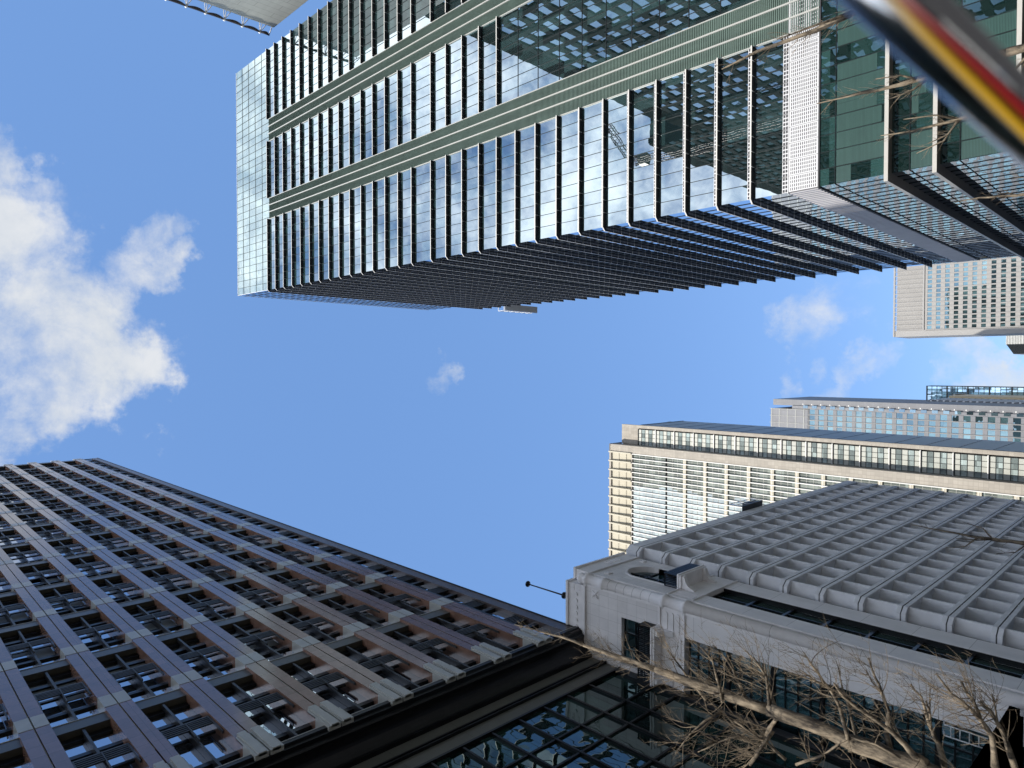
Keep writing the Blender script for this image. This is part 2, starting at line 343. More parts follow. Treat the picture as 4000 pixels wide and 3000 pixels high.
def place(src,dx,dy,dz,parent):
    """copy of a part and its sub-parts, shifted, under parent"""
    c=src.copy(); COL.objects.link(c); c.parent=parent; c.location=src.location+Vector((dx,dy,dz))
    for k in list(src.children):
        d=k.copy(); COL.objects.link(d); d.parent=c
    return c
# ------------------------------------------------------------------ ground
g=MB(); g.quad((-1500,-1500,0),(1500,-1500,0),(1500,1500,0),(-1500,1500,0)); structure(g.build('ground','town_ground'))
g=MB(); g.quad((-4.6,-600,.004),(4.6,-600,.004),(4.6,900,.004),(-4.6,900,.004)); structure(g.build('road','asphalt'))
g=MB()
for x0,x1 in ((-13.2,-4.6),(4.6,18)): g.box(x0,x1,-300,600,-.1,.13)
structure(g.build('pavement','paving'))
g=MB()
for k in range(-20,60): g.quad((-.07,k*9,.008),(.07,k*9,.008),(.07,k*9+5,.008),(-.07,k*9+5,.008))
structure(g.build('lane_markings','paint'))
# ------------------------------------------------------------------ glass tower (right)
TX,TY=18.95,72.7; TX1=75.7; SY1=140.5
T=thing('glass_tower','tall glass office tower with rows of dark horizontal sunshades and green louvred strips','skyscraper',(TX,TY,0))
FL=4.143
fins=[159.8-FL*k for k in range(15)]+[96.2-FL*k for k in range(15)]
TOP=178.4
A0,A1=TX,35.7; G1a,G1b=35.7,40.6; B0,B1=40.6,54.0; G2a,G2b=54.0,59.2; C0,C1=59.2,TX1
P=1.73
# core that the skin hangs on
m=MB(); m.box(TX+.35,TX1-.1,TY+.35,134,0,TOP-.6); m.box(TX+.35,TX1-.1,134,SY1-.1,0,160); m.build('core','dark_metal',T)
zs=sorted(fins)+[163.6]
zl=[31.1+3.05]+[z for z in zs if z>34.3 and z<160]
def glazing(name,parts,mats):
    m=MB()
    for f in parts: f(m)
    return m.build(name,mats,T)
def mull_y(m,u0,u1,z0,z1,mi,y=TY,w=.05,d=.06,p=P):
    n=max(1,round((u1-u0)/p))
    for i in range(1,n):
        u=u0+(u1-u0)*i/n; m.box(u-w/2,u+w/2,y-d,y+.02,z0,z1,mi)
def mull_x(m,u0,u1,z0,z1,mi,x=TX,w=.05,d=.06,p=P):
    n=max(1,round((u1-u0)/p))
    for i in range(1,n):
        u=u0+(u1-u0)*i/n; m.box(x-d,x+.02,u-w/2,u+w/2,z0,z1,mi)
# every floor of the corner bay is a glazing part of its own
def floor_zs():
    z=sorted(fins); r=[(34.2,z[0])]
    for a,b in zip(z[:-1],z[1:]): r.append((a,b))
    return r
for a,b in floor_zs():
    m=MB()
    m.wall('y',TY,A0,A1,a,b,P,99,0,.007,[a,b]); m.wall('x',TX,TY,SY1,a,b,P,99,2,.007,[a,b])
    mull_y(m,A0,A1,a,b,1); mull_x(m,TY,SY1,a,b,1)
    # pale vent grille above each sunshade
    zt=a+.70
    m.box(A0,A1,TY-.03,TY-.01,a,zt,3)
    n=round((A1-A0)/.42)
    for i in range(n):
        u=A0+(A1-A0)*(i+.5)/n
        for q in range(2):
            m.quad((u-.15,TY-.034,a+.12+q*.29),(u+.15,TY-.034,a+.12+q*.29),(u+.15,TY-.034,a+.34+q*.29),(u-.15,TY-.034,a+.34+q*.29),4)
    m.build('glazing',['tower_glass','mullion','side_glass','grille','grille_hole'],T)
m=MB()
lo=79.6
for a,b in floor_zs():
    for u0,u1 in ((B0,B1),(C0,C1)):
        m.wall('y',TY,u0,u1,a,b,P,99,0,.007,[a,b]); mull_y(m,u0,u1,a,b,1)
        if a>lo-.1:
            m.box(u0,u1,TY-.03,TY-.01,a,a+.7,2)
        else: m.box(u0,u1,TY-.05,TY+.02,a-.05,a+.05,1)
m.build('centre_glazing',['tower_glass','mullion','grille'],T)
# crown: plain glass screen over the top floor
m=MB()
cz=[159.8+(TOP-159.8)*i/5 for i in range(6)]
m.wall('y',TY,TX,TX1,0,0,P,0,0,.006,cz); m.wall('x',TX,TY,134,0,0,P,0,2,.006,cz)
mull_y(m,TX,TX1,cz[0],cz[-1],1,w=.06); mull_x(m,TY,134,cz[0],cz[-1],1,w=.06)
for z in cz[1:-1]:
    m.box(TX,TX1,TY-.06,TY+.02,z-.03,z+.03,1); m.box(TX-.06,TX+.02,TY-.06,134,z-.03,z+.03,1)
m.box(TX-.05,TX1,TY-.05,TY+.3,TOP-.12,TOP,3); m.box(TX-.05,TX+.3,TY-.05,134,TOP-.12,TOP,3)
m.box(TX-.03,TX+.05,TY-.07,TY+.05,159.8,TOP,3)
m.build('crown_screen',['crown_glass','mullion','side_glass','white_metal'],T)
# sunshade fins
PD=.57
sec=[(0,0),(PD,0),(PD,.17),(0,.12)]; smi=[1,0,1,1]
def corner_path(ya):
    c=.4
    return [(A1,TY),(TX+c*.41,TY),(TX,TY+c*.41),(TX,ya)]
def path_rev(p): return p
def fin_part(z,spans):
    m=MB()
    for path in spans:
        m.sweep(path,[(o,z+h) for o,h in sec],0,smi)
    # dark slotted panels and bright bracket plates under the shade
    def brk_y(u0,u1):
        n=max(1,round((u1-u0)/P))
        for i in range(1,n):
            u=u0+(u1-u0)*i/n; m.box(u-.025,u+.025,TY-PD+.03,TY-.02,z-.07,z-.002,2)
    for path in spans:
        us=[p[0] for p in path if abs(p[1]-TY)<.01]; brk_y(min(us),max(us))
    if len(spans[0])>2:
        n=round((SY1-TY)/P)
        for i in range(1,n):
            u=TY+(SY1-TY)*i/n; m.box(TX-PD+.03,TX-.02,u-.02,u+.02,z-.06,z-.002,2)
            for q in range(4):
                v=u-P+.22+q*.36
                if v>TY+.2: m.quad((TX-.08,v,z-.006),(TX-.32,v,z-.006),(TX-.32,v+.24,z-.006),(TX-.08,v+.24,z-.006),3)
    return m.build('sunshade',['white_trim','fin_dark','white_metal','fin_slot'],T)

for z in fins:
    sp=[corner_path(SY1)]
    if z>lo-.5: sp+=[[(B1,TY),(B0,TY)],[(C1,TY),(C0,TY)]]
    fin_part(z,sp)
# green louvre strips with two pale rails each
for (u0,u1) in ((G1a,G1b),(G2a,G2b)):
    m=MB(); z0,z1=31.1,159.8; n=int((z1-z0)/.235); dz=(z1-z0)/n
    for i in range(n):
        z=z0+i*dz
        m.quad((u0,TY-.02,z),(u1,TY-.02,z),(u1,TY-.10,z+.02),(u0,TY-.10,z+.02),0)
        m.quad((u0,TY-.10,z+.02),(u1,TY-.10,z+.02),(u1,TY-.02,z+dz),(u0,TY-.02,z+dz),0)
    for k in (1,2):
        u=u0+(u1-u0)*k/3; m.box(u-.09,u+.09,TY-.22,TY-.01,z0,z1,1)
    for u in (u0,u1): m.box(u-.06,u+.06,TY-.16,TY-.01,z0,z1,1)
    m.build('louvre_strip',['green_louvre','rail'],T)
# plant floor grille, ledges and low floors
m=MB()
z0,z1=31.1,34.2
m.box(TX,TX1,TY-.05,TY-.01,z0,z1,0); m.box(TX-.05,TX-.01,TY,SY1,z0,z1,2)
n=round((TX1-TX)/1.73)
for i in range(n):
    u0=TX+(TX1-TX)*i/n; u1=TX+(TX1-TX)*(i+1)/n
    m.box(u0-.02,u0+.02,TY-.056,TY-.046,z0,z1,1)
    k=14
    for c in range(k):
        w=(z1-z0-.3)/k
        for q in range(4):
            ww=(u1-u0-.16)/4; a=u0+.08+q*ww+.05; zz=z0+.15+c*w
            m.quad((a,TY-.053,zz+.05),(a+ww-.10,TY-.053,zz+.05),(a+ww-.10,TY-.053,zz+w-.06),(a,TY-.053,zz+w-.06),1)
k=16
n=int((SY1-TY)/.8)
for c in range(n):
    u=TY+.2+c*.8
    m.box(TX-.16,TX-.05,u,u+.34,z0+.05,z1-.05,3)
m.box(TX-.12,TX1,TY-.12,TY-.01,z0-.16,z0,1); m.box(TX-.12,TX-.01,TY,SY1,z0-.16,z0,1)
m.box(TX-.10,TX1,TY-.10,TY-.01,z1,z1+.10,0); m.box(TX-.10,TX-.01,TY,SY1,z1,z1+.10,3)
m.build('plant_grille',['grille','grille_hole','grille_side_shaded','grille_rib_shaded'],T)
levels=[(24.5,30.95),(20.4,24.1),(14.2,20.0),(7.6,13.8),(.2,7.2)]
for (a,b) in levels:
    m=MB(); t=b-1.55
    m.wall('y',TY,TX,TX1,0,0,P,0,0,.006,[a,t,b]); m.wall('x',TX,TY,SY1,0,0,P,0,2,.006,[a,t,b])
    mull_y(m,TX,TX1,a,b,1); mull_x(m,TY,SY1,a,b,1)
    m.box(TX,TX1,TY-.05,TY+.01,t-.03,t+.03,1); m.box(TX-.05,TX+.01,TY,SY1,t-.03,t+.03,1)
    n=round((TX1-TX)/P); p=(TX1-TX)/n
    rr=random.Random(int(a*10)); bl=[]
    for i in range(n):
        h=rr.choice([.0,.0,.35,1.,1.,1.,.62,.8])
        if i<4: h=[.30,1.0,.95,.9][i] if a>24 else ([.9,.95,.0,.3][i] if a>20 else [.9,.9,.95,0][i])
        if i>11 and a>20: h=0 if rr.random()<.6 else h
        if h>0: bl.append((TX+i*p+.06,TX+i*p+p-.06,t-.12-(t-a-.2)*h,t-.12))
    gz=m.build('glazing',['tower_glass_low','mullion','side_glass_low'],T)
    for (xa,xb,za,zb) in bl if a>20 else bl[:12]:
        m=MB(); m.quad((xa,TY-.012,za),(xb,TY-.012,za),(xb,TY-.012,zb),(xa,TY-.012,zb)); m.build('blind','blind',gz)
for z in (24.1,20.0,13.8,7.2):
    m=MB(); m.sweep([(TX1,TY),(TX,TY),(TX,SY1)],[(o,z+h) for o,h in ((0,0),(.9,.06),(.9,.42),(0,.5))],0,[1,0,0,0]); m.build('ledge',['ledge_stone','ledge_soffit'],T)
# steel access frame on the far end of the top floors
m=MB()
for i in range(6):
    y0=140.6+i*2.3
    for (a,b) in (((17.5,y0,150),(17.5,y0,152.8)),((17.5,y0,150),(17.5,y0+2.3,152.8)),((17.5,y0,152.8),(17.5,y0+2.3,152.8)),((17.5,y0,150),(17.5,y0+2.3,150)),((17.5,y0,152.8),(19.5,y0,152.8)),((17.5,y0,150),(19.5,y0,150))):
        m.tube([a,b],.09,4)
m.box(17.6,19.4,140.6,154.4,149.9,150.0)
m.build('access_frame','white_metal',T)
m=MB(); m.box(24,25.6,73.5,75,TOP,TOP+1.6); m.box(24.3,25.0,73.6,74.6,TOP+1.6,TOP+2.3); m.build('roof_unit','white_metal',T)
# ------------------------------------------------------------------ brown tower (left)
BX=-16.7; BG=-17.32; BY0,BY1=-12.0,33.85
Bn=thing('brown_tower','brown granite tower on the left with paired pilasters and louvred windows above a black cornice','skyscraper',(BX,BY1,0))
m=MB(); m.box(-40,BG-.05,BY0,BY1,29.9,147.5); m.box(-40,-19.2,BY0,BY1,0,29.9); m.build('core','dark_metal',Bn)
PW=1.22; pil=[30.51+3.5*k for k in range(-13,1)]   # pilaster centres
CH=8.5; sp0=39.7; spz=[sp0+CH*k for k in range(0,14) if sp0+CH*k<150]
for c in pil:
    m=MB()
    for s in (-1,1):
        a,b=(c-PW/2,c-.035) if s<0 else (c+.035,c+PW/2)
        zc=31.5
        for z in spz+[149.4]:
            t=z if z<149 else 149.4
            # shaft: front skin (0), side skin (1)
            def shaft(z0,z1,mf,ms,off=0):
                x=BX+off
                m.quad((x,a,z0),(x,b,z0),(x,b,z1),(x,a,z1),mf)
                m.quad((x,a,z0),(x,a,z1),(BG,a,z1),(BG,a,z0),ms); m.quad((x,b,z0),(BG,b,z0),(BG,b,z1),(x,b,z1),ms)
                m.quad((x,a,z1),(x,b,z1),(BG,b,z1),(BG,a,z1),mf); m.quad((x,a,z0),(BG,a,z0),(BG,b,z0),(x,b,z0),mf)
            if zc<t: shaft(zc,t-.003,0,1)
            if z<149: shaft(t,t+1.35,2,2,.02); zc=t+1.353
        m.box(BG,BX+.10,a-.04 if s<0 else a,b if s<0 else b+.04,30.2,31.5,2); m.box(BX-.05,BX+.07,a,b,31.5,32.35,2)
        m.box(BX,BX+.16,a+.10,b-.10,30.2,32.5,2)
    m.box(BG,BX-.14,c-.036,c+.036,30.2,149.2,3)
    m.tube([(BX-.02,c-.02,34),(BX-.02,c-.02,149)],.018,4,2)
    m.build('pilaster',['granite','granite_side','granite_pale','black_metal'],Bn)
# one window cell, then copies
bay0=pil[-2]+PW/2; bw=3.5-PW   # bay between pil[-2] and pil[-1]
def cell(y0,y1,z0,h,first=False):
    """z0 = top line of the spandrel under the cell"""
    m=MB(); x=BG
    m.wall('x',x,y0,y1,0,0,bw/2,0,0,.010,[z0,z0+1.9,z0+h/2-.1,z0+h/2+2.0,z0+h-1.2])
    m.box(x,x+.12,y0,y1,z0+1.75,z0+2.05,1); m.box(x,x+.12,y0,y1,z0+h/2+1.6,z0+h/2+1.9,1); m.box(x,x+.06,y0,y1,z0+h/2-.2,z0+h/2,1)
    m.box(x,BX-.20,y0,y1,z0+h-1.0,z0+h,2); m.box(BX-.20,BX-.17,y0,y1,z0+h-.07,z0+h-.02,3)
    m.box(x,x+.10,y0,y1,z0+h-1.5,z0+h-1.05,1)
    return m
w0=cell(bay0,bay0+bw,sp0,CH).build('window',['brown_glass','black_metal','spandrel','granite_pale'],Bn)
def mull(y0,y1,z0,h):
    m=MB(); c=(y0+y1)/2; m.box(BG+.01,BX-.26,c-.06,c+.06,z0+.02,z0+h-1.05); return m
mu=mull(bay0,bay0+bw,sp0,CH).build('mullion','bronze',w0)
def lou(y0,y1,z0,h):
    m=MB(); zt=z0+h/2
    m.box(BX-.20,BX-.12,y0+.02,y1-.02,zt-.06,zt+.06)
    for k in range(1,5): m.box(BX-.20,BX-.12,y0+.02,y1-.02,zt-.18*k-.035,zt-.18*k+.035)
    for y in (y0+.05,(y0+y1)/2,y1-.10): m.box(BX-.22,BX-.10,y,y+.05,zt-1.9,zt)
    return m
lv=lou(bay0,bay0+bw,sp0,CH).build('louvre_rail','bronze',w0)
w0['_o']=tuple(Bn['_o'])
nb=8
rw=random.Random(5)
def variant(k):
    m=cell(bay0,bay0+bw,sp0,CH); x=BG+.015; c=bay0+bw/2
    for (ya,yb) in ((bay0+.05,c-.08),(c+.08,bay0+bw-.05)):
        for (za,zb) in ((sp0+CH-3.9,sp0+CH-1.95),(sp0+CH/2-2.1,sp0+CH/2-.3),(sp0+2.1,sp0+4.0)):
            if rw.random()<.38:
                h=rw.choice([.3,.55,.8,1.0]); m.quad((x,ya,zb-(zb-za)*h),(x,yb,zb-(zb-za)*h),(x,yb,zb),(x,ya,zb),4)
    w=m.build('window',['brown_glass','black_metal','spandrel','granite_pale','room_blind'],Bn); w['_o']=tuple(Bn['_o'])
    for q in (mu,lv):
        d=q.copy(); COL.objects.link(d); d.parent=w
    return w
var=[w0]+[variant(k) for k in range(7)]
used=set()
def put(k,dy,dz):
    if k and k not in used: used.add(k); var[k].location=(0,dy,dz)
    else: place(w0 if k==0 else var[k],0,0,0,Bn).location=(0,dy,dz)
for r in range(12):
    for b in range(nb):
        if r==0 and b==0: continue
        put(rw.randrange(8),-3.5*b,CH*r)
m=MB()
for b in range(nb):   # top storey and the storey over the cornice
    y0=bay0-3.5*b; q=cell(y0,y0+bw,sp0+CH*12,149.0-(sp0+CH*12)); m.add(q.v,q.f); m.m[-len(q.m):]=q.m
m.build('top_window_row',['brown_glass','black_metal','spandrel','granite_pale'],Bn)
for b in range(nb):
    y0=bay0-3.5*b; q=cell(y0,y0+bw,30.2,sp0-30.2); wq=q.build('window',['brown_glass','black_metal','spandrel','granite_pale'],Bn)
    mull(y0,y0+bw,30.2,sp0-30.2).build('mullion','bronze',wq); lou(y0,y0+bw,30.2+.6,sp0-30.2).build('louvre_rail','bronze',wq)
# blank rear bays towards the viewer
m=MB(); m.box(BG-.04,BG+.02,BY0,bay0-3.5*(nb-1)-PW,30,149,0)
for z in spz: m.box(BG,BX-.1,BY0,bay0-3.5*(nb-1)-PW,z-1,z,1)
m.build('rear_bay',['brown_glass','spandrel'],Bn)
# end strip of glass and louvres, framed by a brown edge panel
m=MB()
e0,e1=pil[-1]+PW/2,BY1
m.box(BX-.30,BX-.02,e0,e0+.22,30.2,149,0)
m.wall('x',BX-.42,e0+.22,e1-.95,30,149,1.4,4.25,1,.01)
m.box(BX-.5,BX-.10,e1-.95,e1,30.2,149.4,2); m.box(BX-.5,BX-.05,e1-.07,e1+.02,30.2,149.6,0)
z=33.2
while z<148:
    m.box(BX-.42,BX-.28,e0+.22,e1-.95,z-.16,z+.16,0)
    for k in range(6): m.box(BX-.30,BX-.22,e0+.25,e1-.95,z+1.0+.2*k-.04,z+1.0+.2*k+.04,3)
    m.box(BX-.32,BX-.20,e1-1.0,e1-.93,z+.9,z+2.3,3)
    z+=4.25

m.build('end_strip',['black_metal','brown_glass','granite_dark','bronze'],Bn)
# roof crown: pale plinth blocks over the pilasters, screens between them
m=MB(); m.box(-24,BG-.06,BY0,BY1-.1,147.4,149.0,0)
for c in pil:
    m.box(BX-.6,BX+.02,c-PW/2-.02,c+PW/2+.02,148.2,149.6,1)
for c in pil[:-1]: m.box(BX-1.2,BX-.55,c+1.0,c+2.5,148.6,150.2,1)
m.build('parapet',['black_metal','granite_pale'],Bn)
# black cornice with a curved soffit, stone bands, glazed podium front
cy0,cy1=-12,33.9
m=MB()
prof=[(-19.2,30.62),(BX,30.62),(BX,30.38),(-16.82,30.34),(-16.84,30.14),(-17.02,30.10),(-17.05,29.92),(-17.10,29.88)]
for k in range(9):
    a=k/8; x=-17.10-1.02*a; z=29.86-.42*(a**2.1)*1.0+.10*math.sin(a*math.pi)
    prof.append((x,z))
prof+=[(-18.14,29.30),(-18.30,29.28),(-19.2,29.28)]
m.prism(prof,'y',cy0,cy1,0); m.box(BX-.02,BX+.015,cy0,cy1,30.622,30.66,1)
m.build('cornice',['black_metal','granite_pale'],Bn)
m=MB(); m.box(-19.2,-18.36,cy0,cy1,28.46,29.275,0); m.box(-19.2,-18.40,cy0,cy1,27.16,28.12,0)
m.box(-19.2,-18.26,cy0,cy1,28.36,28.455,1); m.box(-19.2,-18.32,cy0,cy1,28.22,28.36,1); m.box(-19.2,-18.24,cy0,cy1,28.125,28.22,1); m.box(-19.2,-18.30,cy0,cy1,27.02,27.155,1)
m.build('stone_band',['beige_panel','black_metal'],Bn)
m=MB()
rows=[0,4.2,5.8,8.6,10.2,13.0,14.6,17.4,19.0,20.0,22.8,24.4,27.02]
m.wall('x',-18.5,-11.8,33.9,0,0,1.92,0,0,.012,rows)
k=0; y=30.87
while y>-12:
    m.box(-18.5,-18.36,y-.06,y+.06,0,27.02,1); y-=1.92
for z in rows[1:-1]: m.box(-18.5,-18.40,-12,33.9,z-.06,z+.06,1)
m.box(-18.5,-18.3,33.3,33.9,0,27,1)
m.build('podium_glazing',['podium_glass','black_metal'],Bn)
m=MB(); m.box(-18.45,-13.5,2,33.4,7.0,7.35,0); m.box(-18.4,-13.7,2.2,33.2,6.85,6.995,0); m.build('entrance_canopy','black_metal',Bn)
# ------------------------------------------------------------------ stone corner building
SYF=34.0
St=thing('stone_corner_building','pale grey stone corner building with rounded corner moulding, arched window and iron balconies','building',(-13.5,SYF,0))

m.build('core','room',St)
def front(m,x0,x1,z0,z1,d=0,mi=0): m.box(x0,x1,SYF-d,SYF+.85,z0,z1,mi)
m=MB()
front(m,-15.25,-13.78,0,22.60,0,0)            # plain pier
front(m,-17.95,-17.52,0,22.55,-.12,0)         # narrow strip beyond the windows
front(m,-40,-15.25,22.60,24.25,-.02,1); front(m,-15.25,-13.78,22.60,24.25,0,1)
front(m,-40,-18.1,24.25,27.05,0,2); front(m,-15.22,-13.78,24.25,30.0,0,2); front(m,-40,-15.22,27.05,30.0,0,2)
front(m,-18.1,-15.22,24.25,24.42,0,1)
front(m,-40,-13.95,30.0,31.25,.10,1); front(m,-40,-13.85,31.25,31.42,.22,1); front(m,-40,-13.9,29.86,30.0,.16,1)
for z in (22.58,24.22): front(m,-40,-13.8,z,z+.07,.10,1)
m.build('front_wall',['stone','stone_plain','stone_tile'],St)
# relief: three round-ended flutes, cap flutes, rosette blocks
m=MB()
def flute(m,xa,xb,z,r,y,mi=0):
    prof=[(xa,z-r)]+[(xb,z-r)]
    for k in range(9):
        a=-math.pi/2+math.pi*k/8; prof.append((xb+r*math.cos(a)*.9,z+r*math.sin(a)))
    prof+=[(xa,z+r)]
    m.prism(prof,'y',y-.04,y+.02,mi)
for k in range(3):
    m=MB(); flute(m,-15.05,-14.15,23.08+.40*k,.13,SYF-.01); m.build('flute','stone_plain',St)
m=MB()
for k in range(7):
    x=-14.6-.42*k; m.tube([(x,SYF-.16,30.62),(x,SYF-.09,30.62)],.13,14)
for zz in (30.38,30.85):
    for k in range(7): m.box(-14.35+.07*k-.02,-14.35+.07*k+.02,SYF-.125,SYF-.09,zz-.09,zz+.09)
m.build('cap_carving','stone_plain',St)
for (cx,cz) in ((-14.28,29.1),(-17.2,29.1)):
    m=MB()
    m.box(cx-.26,cx+.26,SYF-.03,SYF+.01,cz-.26,cz+.26)
    for s in (-1,1): m.tube([(cx-.2,SYF-.04,cz-.2*s),(cx+.2,SYF-.04,cz+.2*s)],.05,6)
    m.build('rosette','stone_plain',St)
m=MB()
m.box(-16.9,-15.5,SYF-.03,SYF,22.85,24.0)
for k in range(9):
    x=-16.8+k*.15; h=.25+.16*((k*7)%5)/2; m.box(x,x+.07,SYF-.07,SYF-.02,23.05,23.05+h)
m.build('relief_carving','stone_plain',St)
# tall windows on the front, upper window, dark side recess
def win(name,x0,x1,z0,z1,zs,us,y,mats=('stone_glass','black_metal'),thick=()):
    m=MB()
    for i in range(len(us)-1): m.wall('y',y,us[i],us[i+1],0,0,99,0,0,.008,zs)
    w=m.build(name,mats[0],St); m=MB()
    for u in us: m.box(u-.035,u+.035,y-.08,y+.02,z0,z1)
    for z in zs: m.box(x0,x1,y-(.12 if z in thick else .06),y+.02,z-(.10 if z in thick else .03),z+(.10 if z in thick else .03))
    m.build('frame',mats[1],w); return w
zz=[22.5-2.5*k for k in range(10)][::-1]
for a,b in zip(zz[:-1],zz[1:]):
    win('window',-17.52,-15.25,a+.02,b-.02,[a+.05,a+.62,a+1.25,a+1.9,b-.05],[-17.5,-16.4,-15.27],SYF+.30,thick=(a+.05,))
    win('window',-21.5,-17.95,a+.02,b-.02,[a+.05,a+1.25,b-.05],[-21.5,-20.2,-19.0,-17.97],SYF+.45,thick=(a+.05,))
win('window',-18.1,-15.22,24.42,27.05,[24.42,25.3,26.2,27.03],[-18.1,-17.2,-16.2,-15.24],SYF+.35)
def balcony(name,face,u0,u1,z,depth):
    """stone slab on scroll brackets with an iron rail"""
    m=MB()
    def bx(a,b,d0,d1,z0,z1,mi):
        if face=='y': m.box(a,b,SYF-d1,SYF-d0,z0,z1,mi)
        else: m.box(-13.3+d0,-13.3+d1,a,b,z0,z1,mi)
    bx(u0,u1,0,depth,z-.20,z,0); bx(u0-.05,u1+.05,0,depth+.06,z-.05,z+.04,0)
    for c in (u0+.25,u1-.25):
        prof=[(0,z-1.05),(.10,z-1.02),(.16,z-.85),(.26,z-.62),(.44,z-.48),(depth-.05,z-.36),(depth-.05,z-.20),(0,z-.20)]
        if face=='y': m.prism([(SYF-p,q) for p,q in prof],'x',c-.14,c+.14,0)
        else: m.prism([(-13.3+p,q) for p,q in prof],'y',c-.14,c+.14,0)
    b=m.build('balcony','stone_plain',St)
    m=MB()
    bx(u0,u1,depth-.10,depth-.04,z+.90,z+.97,0); bx(u0,u1,depth-.10,depth-.04,z+.06,z+.12,0); bx(u0,u1,depth-.09,depth-.05,z+.48,z+.52,0)
    n=int((u1-u0)/.11)
    for i in range(n+1):
        u=u0+(u1-u0)*i/n; bx(u-.025,u+.025,depth-.10,depth-.04,z+.04,z+1.0,0)
        if i%2: bx(u-.06,u+.06,depth-.085,depth-.055,z+.62,z+.80,0)
    for u in (u0+.03,u1-.03):
        for k in range(8): bx(u-.03,u+.03,depth*k/8,depth*k/8+.05,z+.04,z+.97,0)
        bx(u-.03,u+.03,0,depth-.05,z+.90,z+.97,0)
    m.build('iron_rail','black_metal',b)
balcony('balcony','y',-18.3,-15.0,24.36,.75)
# corner moulding: a three-quarter round roll with collars and a knob
m=MB()
c=(-13.62,SYF+.28)
m.lathe(c,[(.36,0),(.36,22.55),(.44,22.6),(.46,22.72),(.40,22.82),(.36,22.9),(.36,23.95),(.44,24.02),(.46,24.16),(.40,24.26),(.36,24.32),(.36,28.45),(.42,28.5),(.44,28.6),(.42,28.7),(.36,28.78),(.36,29.7),(.46,29.8),(.52,29.95),(.36,30.1),(.26,30.18),(.34,30.35),(.36,30.5),(.28,30.66),(.0,30.72)],26)
for z in [25.0+.62*k for k in range(6)]+[2.2*k for k in range(1,10)]: m.lathe(c,[(.362,z),(.366,z+.008),(.362,z+.016)],26,1)
m.box(-13.92,-13.80,SYF-.06,SYF+.3,0,30.0,0); m.box(-13.5,-13.24,SYF+.55,SYF+.72,0,30,0)
m.build('corner_roll',['stone_plain','joint_dark'],St)
# street side
SX=-13.3
m=MB()
def side(y0,y1,z0,z1,d=0,mi=0): m.box(SX-.6,SX+d,y0,y1,z0,z1,mi)
side(34.72,36.15,0,22.55,0,0); side(38.22,39.9,0,22.55,0,0)
side(34.72,39.9,22.55,24.2,.02,1)
for z in (22.52,24.16): side(34.66,39.95,z,z+.08,.10,1)
side(34.62,39.95,30.15,31.25,.06,1); side(34.55,40.0,31.25,31.42,.16,1); side(34.6,39.95,30.02,30.15,.10,1)
# arched opening
a0,a1=36.15,38.75; zc=27.55; r=(a1-a0)/2; cyy=(a0+a1)/2
side(34.72,a0,24.2,30.02,0,2); side(a1,39.9,24.2,30.02,0,2)
n=24; arc=[(cyy-r*math.cos(math.pi*k/n),zc+r*math.sin(math.pi*k/n)) for k in range(n+1)]
for (p,q),(p2,q2) in zip(arc[:-1],arc[1:]):
    m.quad((SX,p,q),(SX,p2,q2),(SX,p2,30.02),(SX,p,30.02),2)
    m.quad((SX,p,q),(SX-.4,p,q),(SX-.4,p2,q2),(SX,p2,q2),1)
    ro=1.10
    P1=(SX+.05,cyy+(p-cyy)*ro,zc+(q-zc)*ro); P2=(SX+.05,cyy+(p2-cyy)*ro,zc+(q2-zc)*ro)
    m.quad((SX+.05,p,q),(SX+.05,p2,q2),P2,P1,1); m.quad(P1,P2,(SX,P2[1],P2[2]),(SX,P1[1],P1[2]),1); m.quad((SX,p,q),(SX,p2,q2),(SX+.05,p2,q2),(SX+.05,p,q),1)
for y in (a0-.13,a1): side(y,y+.13,24.2,zc,.05,1)
side(34.72,39.9,30.0,30.03,0,2)
for k in range(6): m.box(SX+.02,SX+.06,35.0+k*.13,35.05+k*.13,22.75,24.05,1)
for k in range(5): m.box(SX+.06,SX+.10,37.2+.3*k,37.35+.3*k,30.5,30.9,1)
for (cx,cz) in ((35.45,29.2),(39.3,29.2)):
    for s in (-1,1): m.tube([(SX+.03,cx-.2,cz-.2*s),(SX+.03,cx+.2,cz+.2*s)],.05,6,1)
m.build('street_wall',['stone','stone_plain','stone_tile'],St)
m=MB()
vs=[(SX-.35,a0,24.2),(SX-.35,a1,24.2)]+[(SX-.35,p,q) for p,q in arc[::-1]]
m.add(vs,[tuple(range(len(vs)))],0)
for y in (cyy,): m.box(SX-.36,SX-.27,y-.05,y+.05,24.2,zc+r,1)
for z in (25.4,26.6,zc): m.box(SX-.36,SX-.28,a0,a1,z-.05,z+.05,1)
for k in range(1,4): m.tube([(SX-.30,cyy-.55*math.cos(math.pi*j/12)*1.0,zc+.55*math.sin(math.pi*j/12)) for j in range(13)],.03,4,1)
m.build('arched_window',['stone_glass','black_metal'],St)
m=MB()
zz=[22.5-2.15*k for k in range(11)][::-1]
m.wall('x',SX-.32,36.15,38.22,0,0,1.03,0,0,.008,zz)
m.box(SX-.34,SX-.22,37.15,37.22,0,22.5,1)
for z in zz: m.box(SX-.34,SX-.20,36.15,38.22,z-.08,z+.08,1)
m.box(SX-.3,SX-.02,36.12,36.2,0,22.5,1); m.box(SX-.3,SX-.02,38.17,38.25,0,22.5,1)
m.build('strip_window',['podium_glass','black_metal'],St)
balcony('balcony','x',36.0,38.9,24.35,.85)
